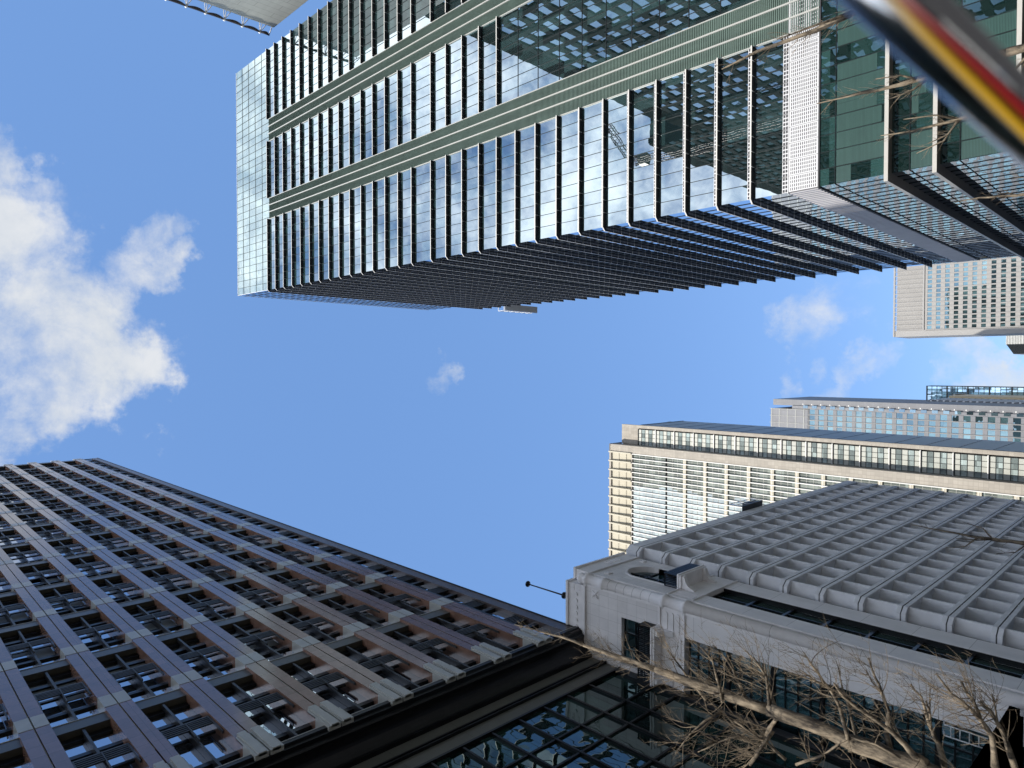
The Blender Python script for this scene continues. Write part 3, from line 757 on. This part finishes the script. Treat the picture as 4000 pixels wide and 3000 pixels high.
# flagpole on the parapet
fp=thing('flagpole','short dark flagpole with a round disc finial on the stone corner parapet','flagpole',(-15.15,34.35,31.42))
m=MB(); m.lathe((-15.15,34.35),[(.0,31.42),(.20,31.43),(.22,31.55),(.15,31.65),(.13,31.95),(.22,32.0),(.22,32.12),(.10,32.16)],16); m.build('base','dark_metal',fp)
m=MB(); m.tube([(-15.15,34.35,32.1),(-15.15,34.35,35.45)],[.055,.045],10); m.build('pole','bronze',fp)
m=MB(); m.lathe((-15.15,34.35),[(0,35.40),(.20,35.42),(.22,35.48),(.2,35.54),(0,35.58)],18); m.build('finial','black_metal',fp)
# steel ladder hoops on the entrance canopy
ld=thing('roof_ladder','thin galvanised steel ladder frame standing on the black entrance canopy','ladder',(-15.2,32.6,7.35))
for sx in (0,.45):
    m=MB(); x=-15.35+sx; m.tube([(x,32.9,7.35),(x,32.9,9.5),(x,33.3,9.6)],.028,6); m.build('rail','white_metal',ld)
m=MB()
for k in range(6): m.tube([(-15.35,32.9,7.6+k*.33),(-14.9,32.9,7.6+k*.33)],.02,6)
m.build('rung','white_metal',ld)
# ------------------------------------------------------------------ lattice building
LX=-12.75; LY0,LY1=40.35,82.5
La=thing('lattice_building','low grey building faced with a deep concrete grid of beams and upright fins','building',(LX,LY0,0))
m=MB(); m.box(-40,LX-1.35,LY0+.35,LY1,0,30.9); m.build('core','room',La)
m=MB(); m.wall('x',LX-.82,LY0+.6,LY1,0,30.9,2.37,2.14,0,.006); m.wall('y',LY0+.30,-40,LX-1.0,0,30.9,2.4,2.14,0,.006)
pz=2.14; bz=[30.75-pz*k for k in range(14)]
for z in bz:
    for k in range(3): m.box(-15,LX-.98,LY0+.2,LY0+.3,z-.5-.32*k,z-.42-.32*k,1)

m.build('glazing',['lattice_glass','lattice_frame'],La)
pth=[(LX,LY1),(LX,LY0+.42),(LX-.30,LY0),(LX-2.2,LY0)]
def off(path,d): return path
for i,z in enumerate(bz):
    m=MB()
    # beam: section to the left of travel is inwards, so sweep with negative offsets
    top=z+ (.65 if i==0 else .0)
    sec2=[(0,z-.48),(0,z-.27),(-.05,z-.265),(-.05,z-.215),(0,z-.21),(0,top),(-.84,top),(-.84,z-.40),(-.08,z-.50)]
    sec2=[(-o,h) for o,h in sec2]
    m.sweep([(p[0],p[1]) for p in pth],[(-o,h) for o,h in sec2],0,[0,1,1,1,0,0,0,0,0])
    m.build('beam',['conc','joint_dark'],La)
nf=18; pf=(LY1-LY0-.9)/nf
for i in range(nf+1):
    y=LY0+.62+pf*i
    m=MB()
    prof=[(LX-.04,y-.065),(LX-.04,y+.065),(LX-.84,y+.15),(LX-.84,y-.15)]
    m.prism(prof,'z',.2,30.7); m.build('upright_fin','conc',La)
m=MB(); m.box(-40,LX-.5,LY0+.1,LY1,30.95,31.38); m.build('roof','conc',La)
# window cleaning cradle on the roof edge
gc=at_x(2945,1972,LX+.3)
Gd=thing('cleaning_cradle','small caged window cleaning cradle parked on the roof edge of the concrete grid building','cradle',(LX-.2,gc.y,31.42))
m=MB(); gy=gc.y
m.box(LX-.75,LX+.45,gy-1.9,gy+1.9,31.5,31.6); m.box(LX-.7,LX+.4,gy-.4,gy+1.7,31.6,32.35); m.build('platform','bronze',Gd)
m=MB()
for y in (gy-1.9,gy-.6,gy+.6,gy+1.9):
    for x in (LX-.75,LX+.45): m.tube([(x,y,31.5),(x,y,32.75)],.035,5)
for x in (LX-.75,LX+.45):
    for z in (32.1,32.75): m.tube([(x,gy-1.9,z),(x,gy+1.9,z)],.03,5)
m.build('cage','steel',Gd)
# ------------------------------------------------------------------ cream tower
CY=115.0; CT=91.0
Cr=thing('cream_tower','sunlit cream tower with stacked glass bay windows and a fine white grid front','skyscraper',(-17.2,CY,0))
m=MB(); m.box(-70,-17.3,CY+1.5,CY+30,0,90.6); m.box(-17.3,-12.9,CY+6.2,134,0,90.6); m.build('core','cream_grey',Cr)
m=MB(); m.box(-17.2,-15.62,CY,CY+2.0,0,CT-.2,0); m.box(-17.25,-15.55,CY-.06,CY+4,CT-.2,CT,1)
m.box(-70,-17.2,CY-.05,CY+2,CT-.5,CT,0); m.build('corner_pier',['cream_tile','dark_metal'],Cr)
# loggia storey with folded back panels
m=MB(); z0,z1=85.3,CT-.5; x=-17.2
m.box(-70,-17.2,CY-.05,CY+1.6,z0-.15,z0,0)
while x>-60:
    m.box(x-.14,x+.14,CY-.35,CY+1.4,z0,z1+.5,1)
    xa=x-.14; xb=x-1.87+.14
    for k in range(3):
        za=z0+(z1-z0)*k/3; zb=z0+(z1-z0)*(k+1)/3
        m.quad((xa,CY+.75-.2*k,za),(xa,CY+.75-.2*k-.12,zb),(xb,CY+.75-.2*k-.12,zb),(xb,CY+.75-.2*k,za),1)
    x-=1.87
m.build('loggia',['cream_tile','cream'],Cr)
floors=[85.15-8.2]; 
while floors[-1]>6: floors.append(floors[-1]-4.33)
def grid_floor(z0,z1,first=False):
    m=MB(); h=z1-z0
    nz=5 if first else 3
    zs=[z0+.78+(h-.78)*i/nz for i in range(nz+1)]
    if first: zs=[z0+.4+(h-.5)*i/nz for i in range(nz+1)]
    m.wall('y',CY+.25,-60,-17.25,0,0,.935,0,0,.004,zs)
    for z in zs[1:-1]: m.box(-60,-17.25,CY+.2,CY+.26,z-.03,z+.03,3)
    x=-17.25; i=0
    while x>-60:
        m.box(x-.075,x+.075,CY-.16,CY+.25,z0,z1,1); m.box(x-.5,x-.46,CY+.2,CY+.25,z0+.5,z1,3); x-=.935; i+=1
    if not first:
        m.box(-60,-17.22,CY-.05,CY+.6,z0,z0+.62,2); m.box(-60,-17.22,CY-.09,CY-.04,z0+.30,z0+.36,1)
    return m.build('window_band',['cream_glass','white_trim','cream','cream_grey'],Cr)
grid_floor(floors[0],85.15,True)
for a,b in zip(floors[1:],floors[:-1]): grid_floor(a,b)
# stacked bays on the street corner
by=117.2; bx0,bx1=-15.6,-12.35
m=MB(); m.box(-17,-11.6,by+.9,by+1.6,0,89.9); m.box(-12.12,-11.5,by-.05,by+.9,0,85.6); m.box(-15.6,-11.55,by+.5,by+.9,85.4,89.8); m.build('bay_wall','cream_tile',Cr)
z=85.3; i=0
while z>6:
    z1=z; z0=z-4.33
    m=MB(); h=z1-z0
    cols=[.28,.22,.28,.22]; zz=z1; cuts=[z1]
    for k in range(5): cuts.append(z1-h*(k+1)/5)
    u=[bx0+(bx1-bx0)*k/4 for k in range(5)]
    rr=random.Random(i*7+3)
    for a,b in zip(cuts[1:],cuts[:-1]):
        gl = int(round((z1-b)/(h/5)))%2==1
        for k in range(4):
            m.wall('y',by,u[k],u[k+1],0,0,99,0,0 if gl else 2,.003,[a,b])
        m.box(bx0,bx1,by-.05,by+.02,b-.035,b+.035,3)
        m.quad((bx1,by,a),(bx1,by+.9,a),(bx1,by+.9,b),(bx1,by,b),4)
    for k in range(5): m.box(u[k]-.03,u[k]+.03,by-.04,by+.02,z0,z1,3)
    m.box(bx0-.05,bx1+.12,by-.13,by+.85,z0-.02,z0+.12,1); m.box(bx0-.05,bx1+.12,by-.10,by+.85,z1-.16,z1-.05,3)
    m.box(bx1+.02,bx1+.25,by+.3,by+.5,z0-.1,z0+.3,3)
    
    m.build('bay_window',['bay_glass','white_trim','bay_panel','mullion','bay_side_shaded'],Cr)
    z=z0; i+=1
m=MB(); m.box(-12.9,-11.5,by+.91,134,0,85.0,0)
zz=85
while zz>6:
    for k in range(9): m.box(-11.54,-11.46,by+1.2+k*1.6,by+1.2+k*1.6+1.3,zz-.16,zz,1)
    zz-=4.33
m.box(-12.6,-11.42,by+.9,134,85.0,85.25,1)
for k in range(6): m.box(-12.9+.1*k,-11.8+.06*k,by+1+k*2.3,by+2.4+k*2.3,86.3+.0*k,86.5,2)
m.build('street_side',['cream_grey','dark_metal','white_metal'],Cr)
# ------------------------------------------------------------------ distant blocks
def grid_block(root,x0,x1,y,z0,z1,fl,bay,wallm,glassm,head=0,winw=.72,winh=.5,mullm=None,y1=None,depth=.5,postw=.0,wn='window_band'):
    """ribbon storeys between spandrels: every storey is one part"""
    m=MB(); m.box(x0,x1,y+depth,y1 or y+30,0,z1); m.box(x0,x1,y+.05,y+depth,z1-head,z1); m.build('wall',wallm,root)
    z=z1-head; n=0
    while z-fl>z0:
        m=MB(); nb=max(1,round((x1-x0)/bay)); p=(x1-x0)/nb
        zt=z-fl*.12; zb=zt-fl*winh
        for i in range(nb):
            m.quad((x0+i*p,y+.3,zb),(x0+i*p+p,y+.3,zb),(x0+i*p+p,y+.3,zt),(x0+i*p,y+.3,zt),0)
            m.box(x0+i*p-p*(1-winw)/2,x0+i*p+p*(1-winw)/2,y,y+depth,z-fl,z,1)
            if postw: m.box(x0+i*p-postw/2,x0+i*p+postw/2,y-.35,y,z-fl,z,2)
        m.box(x0,x1,y+.08,y+depth,zt,z,1); m.box(x0,x1,y+.08,y+depth,z-fl,zb,1)
        m.build(wn,[glassm,wallm,mullm or wallm],root); z-=fl; n+=1
# grey tower behind the cream one
gy=330.0
Gy=thing('grey_tower','slender grey tower with louvred crown and white mullion lines just behind the cream tower','skyscraper',(-16.2,gy,0))
grid_block(Gy,-60,-19.0,gy,8,139,4.2,2.6,'grey_panel','far_glass_teal',0,.80,.60,'cream_grey',depth=.6,postw=.12)
m=MB(); m.box(-60,-19.2,gy,gy+30,139.2,157.6,0)
for k in range(5): m.box(-60,-19.0,gy-.12,gy,141+k*4,141.25+k*4,1)
for k in range(12): m.box(-19.3-k*3.4,-19.15-k*3.4,gy-.3,gy,139,158,1)
m.build('louvred_crown',['grey_panel','cream_grey'],Gy)
m=MB(); m.box(-19.0,-17.5,gy+.3,gy+30,0,147); m.box(-17.5,-14.6,gy+1,gy+45,0,156.8)
m.build('street_wall','grey_panel',Gy)
z=142; 
while z>8:
    m=MB(); m.box(-18.5,-17.2,gy+.2,gy+.35,z-2.6,z-.4,0); m.build('corner_window','far_glass',Gy)
    m=MB(); m.box(-17.0,-16.4,gy+.9,gy+.99,z-.2,z+.15); m.build('bracket','white_trim',Gy); z-=4.2
# pale slatted block
sy=362.0
Sl=thing('slatted_block','narrow pale grey block with slatted top seen between grey tower and tan block','building',(-15,sy,0))
m=MB(); m.box(-40,-14.2,sy,sy+40,0,97.5); m.build('wall','grey_panel',Sl)
m=MB(); z=96
while z>8:
    m.box(-16.6,-14.0,sy-.2,sy+30,z-.8,z,0); m.box(-16.4,-15.9,sy-.15,sy,z-2.6,z-1.0,1); z-=2.6
m.build('slats',['white_metal','dark_metal'],Sl)
# tan block and blue glass block
ty=400.0
Tn=thing('tan_block','tan stone block standing in front of the blue glass building','building',(-13.4,ty,0))
m=MB(); m.box(-40,-13.2,ty,ty+32,0,97.6); m.build('wall','tan',Tn)
m=MB(); m.box(-40,-12.6,ty+12,ty+34,97.6,98.6); m.build('roof','cream_grey',Tn)
uy=480.0
Ub=thing('blue_glass_block','blue glass office block with a fine grid far down the street on the left','skyscraper',(-10,uy,0))
m=MB(); m.wall('y',uy,-40,-10.1,20,128.6,1.6,4.2,0,.03); m.box(-40,-10.3,uy+.5,uy+30,0,128); m.build('curtain_wall',['blue_glass'],Ub)
m=MB()
z=128.6; k=0
while z>20:
    m.box(-40,-10.1,uy-.15,uy,z-.12,z+.12,0)
    if k%4==0: m.box(-40,-9.9,uy-.3,uy,z-.35,z+.35,0)
    z-=2.7; k+=1
for k in range(18): m.box(-10.3-k*1.6,-10.2-k*1.6,uy-.15,uy,20,128.6,0)
m.box(-10.3,-9.9,uy-.35,uy+12,0,129.0,0)
m.build('frame','mullion',Ub)
m=MB(); z=100
for k in range(8): m.tube([(-13.1,uy-1.5,92-k*5),(-13.1,uy-.1,92-k*5)],1.1,12)
# far right grey tower
fy=430.0
Fr=thing('pale_grid_tower','far pale grey tower with a regular window grid beyond the end of the glass tower','skyscraper',(18.6,fy,0))
grid_block(Fr,22.1,75,fy,8,131,4.2,2.53,'far_stone','far_glass_teal',14.8,.70,.50,'far_stone',depth=.6,postw=.5)
m=MB(); m.box(18.6,22.0,fy,fy+26,0,132.5); m.build('side_pier','far_stone',Fr)
m=MB(); x=22.4
while x<75:
    m.box(x,x+.35,fy-.5,fy+.3,118,132); m.box(x+.8,x+1.0,fy-.2,fy+.3,118.5,131.5); m.box(x+1.5,x+1.7,fy-.2,fy+.3,118.5,131.5); x+=2.53
m.box(18.6,75,fy-.4,fy+.4,132.0,132.9); m.box(22,75,fy-.4,fy+.3,117.2,118)
m.build('louvred_crown','far_stone',Fr)
oy=600.0
Ot=thing('angled_glass_block','small angled glass and concrete block low beside the pale grid tower','building',(20,oy,0))
m=MB(); m.prism([(24.5,oy),(18.1,oy),(11.6,oy+25),(11.6,oy+60),(24.5,oy+60)],'z',0,110); m.build('wall','cream_grey',Ot)
m=MB()
for k in range(9): m.box(18+.72*k,18.1+.72*k,oy-.3,oy,0,110.5,0)
for k in range(26): m.box(18,24.4,oy-.3,oy,110-k*1.6,110.3-k*1.6,0)
for k in range(30):
    t=k/30; m.box(18.1-6.5*t-.1,18.1-6.5*t+.1,oy+25*t-.6,oy+25*t+.1,0,110,1)
m.build('frame',['white_trim','mullion'],Ot)
# ------------------------------------------------------------------ right hand row (mostly seen mirrored in the tower)
AX=80.0; AY1=AX/1.0955; AT=AX*1.948+EYE
Pb=thing('panelled_building','tall building clad in pale horizontal panels with a trussed roof rail, at the upper edge','skyscraper',(AX,AY1,0))
m=MB(); m.box(AX,AX+25,50.5,AY1,0,AT); m.build('wall','panel_pale',Pb)
m=MB(); ys=[AY1-.4]+[AY1-2.6-4.1*k for k in range(6)]
for a,b in zip(ys[:-1],ys[1:]):
    pts=[(AX-1.3,a+(b-a)*t/8,AT+1.7-.6*math.sin(math.pi*t/8)) for t in range(9)]
    m.tube(pts,[.16+.22*math.sin(math.pi*t/8) for t in range(9)],8,0)
    m.tube([(AX-1.3,b,AT+1.7),(AX+.3,b-.9,AT-.1)],.10,5,1); m.tube([(AX-1.3,b,AT+1.7),(AX+.3,b+.9,AT-.1)],.10,5,1); m.tube([(AX-1.3,b,AT+1.7),(AX+.6,b,AT+.5)],.10,5,1)
    m.tube([(AX-1.3,b,AT+1.4),(AX-1.3,b,AT+2.0)],.28,8,1)
m.tube([(AX-1.3,AY1-.4,AT+1.7),(AX+.2,AY1-.4,AT)],.12,5,1)

m.build('roof_truss',['dark_truss','white_metal'],Pb)
def row_block(name,label,x0,x1,y0,y1,h,cat='building'):
    r=thing(name,label,cat,(x0,y1,0)); m=MB(); m.box(x0+.4,x1,y0,y1,0,h); m.build('wall','row_wall',r)
    m=MB(); z=6
    while z<h-8:
        m.quad((x0+.3,y0,z),(x0+.3,y1,z),(x0+.3,y1,z+2.6),(x0+.3,y0,z+2.6),0 if h<135 else 2); m.box(x0,x0+.5,y0,y1,z+2.6,z+4.2,1); z+=4.2
    y=y0
    while y<=y1: m.box(x0-.1,x0+.5,y-.7,y+.7,0,h-5,1); y+=6.5
    for k in range(8): m.box(x0-.1,x0+.4,y0,y1,h-5+k*.6,h-5+k*.6+.3,1)
    m.build('window_band',['row_glass','row_wall','row_glass_dark'],r); return r
rb=row_block('dark_office_block','dark office block with ribbon windows, seen only mirrored in the glass tower',AX,AX+30,-62,50.2,AX*1.59+EYE)
rc=row_block('dark_office_block','taller dark office block under the crane, mirrored low in the glass tower corner bay',AX,AX+30,-190,-62.2,AX*1.80+EYE)
# tower crane behind the viewer, mirrored in the glass
def mirr(px,py,Yp):
    r=ray(px,py); r=r/r.y; Ld=2*TY-Yp
    return Vector((r.x*Ld,Yp,r.z*Ld+EYE))
cyp=-60.0
hub=mirr(2480,640,cyp); tip=mirr(2375,490,cyp); tail=mirr(2640,690,cyp)
Ck=thing('tower_crane','dark lattice tower crane with raised jib, mirrored in the glass tower','crane',(hub.x,hub.y,0))
def lattice(m,a,b,w,n,mi=0):
    a=Vector(a); b=Vector(b); t=(b-a).normalized(); u=t.orthogonal().normalized(); v2=t.cross(u)
    cs=[u*w+v2*w,u*w-v2*w,-u*w-v2*w,-u*w+v2*w]
    for c in cs: m.tube([a+c,b+c*.7],.16,4,mi)
    for i in range(n):
        p=a+(b-a)*i/n; q=a+(b-a)*(i+1)/n
        for k in range(4): m.tube([p+cs[k],q+cs[(k+1)%4]],.09,3,mi)
m=MB(); lattice(m,(hub.x,hub.y,0),hub,1.0,40); m.build('mast','crane_red',Ck)
m=MB(); lattice(m,hub,tip,1.2,14); m.build('jib','crane_red',Ck)
m=MB(); lattice(m,hub,hub+Vector((3,-8,4)),1.2,4); m.box(hub.x+1,hub.x+5,hub.y-11,hub.y-7,hub.z+1,hub.z+4); m.tube([hub+Vector((3,-8,4)),tip],.1,4); m.build('counter_jib','crane_red',Ck)
# ------------------------------------------------------------------ trees
class Tree:
    def __init__(s,seed): s.r=random.Random(seed); s.trunk=MB(); s.tw=MB()
    def limb(s,pts,r0,r1,n=6,mesh=None,twigs=0,tl=1.0,depth=2,knob=0):
        """a crooked limb through pts, with side shoots"""
        m=mesh or s.trunk; P=[Vector(p) for p in pts]; q=[]
        for a,b in zip(P[:-1],P[1:]):
            k=max(2,int((b-a).length/.25))
            for i in range(k): q.append(a.lerp(b,i/k))
        q.append(P[-1]); L=len(q)
        for i in range(1,L-1): q[i]=q[i]+Vector([s.r.uniform(-1,1) for _ in range(3)])*min(.03,.10*(r0+(r1-r0)*i/L)+.008)
        rad=[(r0+(r1-r0)*(i/(L-1))**.85)*(1+(s.r.uniform(-.12,.2) if knob else s.r.uniform(-.05,.06))) for i in range(L)]
        m.tube(q,rad,n)
        for i in range(twigs):
            t=s.r.uniform(.12,1); k=min(L-2,int(t*(L-1))); d=(q[k+1]-q[k]).normalized()
            s.shoot(q[k],d,rad[k],tl*s.r.uniform(.45,1.15),depth)
        return q,rad
    def shoot(s,p,d,rp,ln,depth):
        o=d.orthogonal().normalized(); o.rotate(Matrix.Rotation(s.r.uniform(0,2*math.pi),3,d))
        v=(d*s.r.uniform(.25,.9)+o*s.r.uniform(.5,1.0)+Vector((0,0,.35))).normalized()
        r0=min(rp*.45,.003+.0065*ln); r0=max(r0,.0034)
        k=max(4,int(ln/.10)); q=[Vector(p)]
        w=Vector([s.r.uniform(-1,1) for _ in range(3)])
        for i in range(k):
            w=w*.7+Vector([s.r.uniform(-1,1) for _ in range(3)])*.5
            v=(v+w*.17+Vector((0,0,.05))).normalized(); q.append(q[-1]+v*ln/k)
        s.tw.tube(q,[r0*(1-.75*i/k) for i in range(k+1)],4 if r0<.012 else 5)
        if depth>0:
            for i in range(s.r.randint(2,4) if ln>.5 else s.r.randint(1,2)):
                j=s.r.randint(1,k-1); s.shoot(q[j],(q[j+1]-q[j]).normalized(),r0,ln*s.r.uniform(.3,.6),depth-1)
    def finish(s,root):
        s.trunk.build('trunk','bark',root); s.tw.build('twigs','twig',root)
# big bare tree on the left, limbs from the photograph laid out in depth
TYB=12.0
def tp(px,py,dy=0): return at_y(px,py,TYB+dy)
big=thing('bare_tree','large bare street tree with thick furrowed trunk in front of the stone corner building','tree',(-6.25,12.1,.13),'bare street trees')
t=Tree(3)
base=tp(3560,2990); 
t.limb([(-6.3,12.15,.13),(-6.28,12.1,2.5),tp(3560,2990),tp(3300,2890),tp(3150,2825),tp(3000,2772)],.20,.112,10,knob=1,twigs=14,tl=.8)
t.limb([tp(3000,2772),tp(2850,2718),tp(2700,2665),tp(2560,2615)],.108,.066,9,knob=1,twigs=34,tl=.85)
t.limb([tp(2560,2615),tp(2400,2560),tp(2280,2520)],.064,.040,8,twigs=34,tl=.65,knob=1)
t.limb([tp(2280,2520),tp(2200,2490),tp(2110,2467),tp(2010,2440)],.039,.007,7,twigs=26,tl=.34,depth=1)
def cp(x,y,d=0): return tp(2900+x*.4973,2500+y*.4973,d)
def c6p(x,y,d=0): return tp(2600+x*.6329,1950+y*.6329,d)
limbs=[
 ([cp(1985,1000,-.5),cp(1960,760,-.6),cp(1880,640,-.6),cp(1790,540,-.7),cp(1640,420,-.8),cp(1520,265,-.9)],.060,.016),
 ([cp(1880,640,-.6),cp(1830,500,-.5),cp(1770,420,-.5),cp(1720,330,-.5)],.036,.024),
 ([cp(2140,1000,-.2),cp(2080,800,-.3),cp(2030,690,-.4),cp(1940,560,-.5),cp(1860,480,-.5)],.052,.024),
 ([cp(2010,690,-.4),cp(1990,560,-.2),cp(1960,420,-.1)],.024,.010),
 ([cp(1590,1000,.4),cp(1540,830,.4),cp(1490,720,.5),cp(1450,600,.5),cp(1400,440,.6),cp(1320,345,.6)],.064,.022),
 ([cp(1490,720,.5),cp(1470,560,.3),cp(1440,480,.2)],.030,.014),
 ([cp(1440,960,.0),cp(1350,900,-.2),cp(1280,820,-.3),cp(1180,720,-.4),cp(1000,600,-.6),cp(800,450,-.8),cp(720,340,-.9)],.072,.026),
 ([cp(1180,900,.2),cp(1130,740,.3),cp(1150,560,.4),cp(1100,420,.4),cp(1050,300,.5),cp(990,140,.5)],.060,.020),
 ([cp(1100,420,.4),cp(1020,330,.6),cp(970,230,.7)],.024,.010),
 ([cp(960,930,.4),cp(890,740,.6),cp(850,600,.8),cp(810,460,.9),cp(770,300,1.0),cp(735,160,1.0)],.046,.010),
 ([cp(850,870,.0),cp(810,700,-.2),cp(760,520,-.3),cp(690,390,-.4),cp(640,330,-.5),cp(540,190,-.5),cp(480,95,-.5)],.052,.016),
 ([cp(690,390,-.4),cp(590,330,-.6),cp(450,230,-.8)],.026,.010),
 ([cp(300,600,.2),cp(240,480,.3),cp(195,330,.3),cp(175,190,.3)],.050,.018),
 ([cp(200,330,.3),cp(130,270,.5),cp(90,200,.6)],.034,.014),
 ([c6p(350,1250,-.1),c6p(325,1140,-.2),c6p(290,1000,-.3),c6p(230,920,-.3)],.044,.016),
 ([c6p(560,1280,.3),c6p(480,1210,.2),c6p(420,1050,.1),c6p(350,960,0),c6p(290,900,0)],.046,.014),
 ([c6p(640,1270,-.4),c6p(620,1090,-.5),c6p(560,1000,-.6),c6p(490,930,-.6)],.040,.012),
 ([c6p(250,1240,.3),c6p(150,1120,.3),c6p(60,990,.3),c6p(10,930,.3)],.040,.012),
 ([c6p(700,1320,.5),c6p(640,1420,.7),c6p(600,1500,.8),c6p(520,1640,.9)],.055,.040),
 ([cp(340,940,-.3),cp(210,820,-.4),cp(120,760,-.5),cp(-60,640,-.6)],.040,.018),
 ([cp(240,720,-.3),cp(150,850,-.6),cp(60,980,-.8)],.045,.034),
 ([c6p(350,1300,-.3),c6p(240,1370,-.6),c6p(160,1440,-.8),c6p(60,1570,-1)],.034,.016),
 ([c6p(560,1400,-.3),c6p(470,1450,-.5),c6p(330,1500,-.6),c6p(200,1560,-.7)],.032,.012),
 ([cp(420,980,-.2),cp(640,900,-.1),cp(830,760,-.1),cp(1040,820,-.1),cp(1240,930,-.1)],.032,.018),
]
for p,a,b in limbs: t.limb(p,a*.78,b*.72,7,twigs=14,tl=.8,depth=2,knob=1)
t.finish(big)
def street_tree(label,x,y,h,seed,lean=(0,0),tipfrac=.45,group='bare street trees',side=1.0):
    r=thing('bare_tree',label,'tree',(x,y,.13),group); t=Tree(seed)
    top=Vector((x+lean[0],y+lean[1],h)); b=Vector((x,y,.13))
    mid=b.lerp(top,.55)+Vector((t.r.uniform(-.1,.1),t.r.uniform(-.1,.1),0))
    q,rad=t.limb([b,b.lerp(mid,.5),mid],.15,.085,9,twigs=8,tl=.5,knob=1)
    q2,rad2=t.limb([mid,mid.lerp(top,.5)+Vector((t.r.uniform(-.1,.1),t.r.uniform(-.1,.1),0)),mid.lerp(top,.8)+Vector((t.r.uniform(-.06,.06),t.r.uniform(-.06,.06),0)),top],.10,.012,8,twigs=30,tl=.45*side,depth=1,knob=1)
    for k in range(9):
        i=t.r.randint(len(q)//3,len(q)-2) if k<5 else None
        p=q[i] if i is not None else q2[t.r.randint(1,len(q2)//2)]
        a=t.r.uniform(0,2*math.pi); ln=t.r.uniform(.6,1.3)*side
        e=p+Vector((math.cos(a)*ln*.55,math.sin(a)*ln*.55,ln*.9)); mm=p.lerp(e,.45)+Vector((math.cos(a),math.sin(a),-.5))*.14*ln
        t.limb([p,mm,e],.034,.010,6,twigs=9,tl=.45*side,depth=1,knob=1)
    t.finish(r); return r
rx=6.3
a=at_x(2820,270,rx); street_tree('bare tree nearest the right edge with long twiggy leader over the green louvres',rx+.5,rx*2.0,a.z,11,(a.x-rx-.5,a.y-rx*2.0),side=1.15)
a=at_x(3190,405,rx); street_tree('slim bare treetop in front of the pale grille band of the glass tower',rx,a.y,a.z,12,(0,0))
a=at_x(3440,530,rx); street_tree('slim bare treetop crossing the upper white ledge of the glass tower',rx,a.y,a.z,23,(0,0))
a=at_x(3730,790,rx); street_tree('bare treetop farthest along the right row, over the tower side wall',rx,a.y,a.z,34,(0,0))
a=at_x(3560,2050,-6.2); street_tree('bare treetop down the street in front of the concrete grid',-6.2,a.y,a.z,45,(0,0))
# ------------------------------------------------------------------ polished tube close to the lens
def cam_pt(px,py,d):
    r=ray(px,py); r=r*(d/2685); return Vector((r.x,r.y,r.z+EYE))
p1=cam_pt(3497,0,.50); p2=cam_pt(4000,484,.585); d=(p2-p1)
q0=p1-d*.9; q1=p2+d*1.6
rl=thing('steel_rail','shiny polished steel tube rail close to the viewer, out of focus','rail',(q1.x,q1.y,.13))
m=MB(); m.tube([q0,q1],.0240,32); m.build('tube','steel',rl)
m=MB(); m.tube([q1,(q1.x,q1.y,.13)],.03,20); m.tube([(q1.x,q1.y,.13),(q1.x,q1.y,.15)],.09,20); m.build('post','steel',rl)
# added, unseen barrier beside the viewer, put there for the tube to mirror
br=thing('tube_mirror_prop','added unseen yellow and red barrier by the kerb, glimpsed as stripes in the steel tube','prop',(-1.6,2,.13))
m=MB(); m.box(-3.4,-1.05,-1.5,4.6,.13,1.0); m.build('body','yellow',br)
m=MB(); m.box(-1.04,-.36,-1.5,4.6,.13,.5); m.build('red_block','red',br)
for o in bpy.data.objects:
    if '_o' in o: del o['_o']
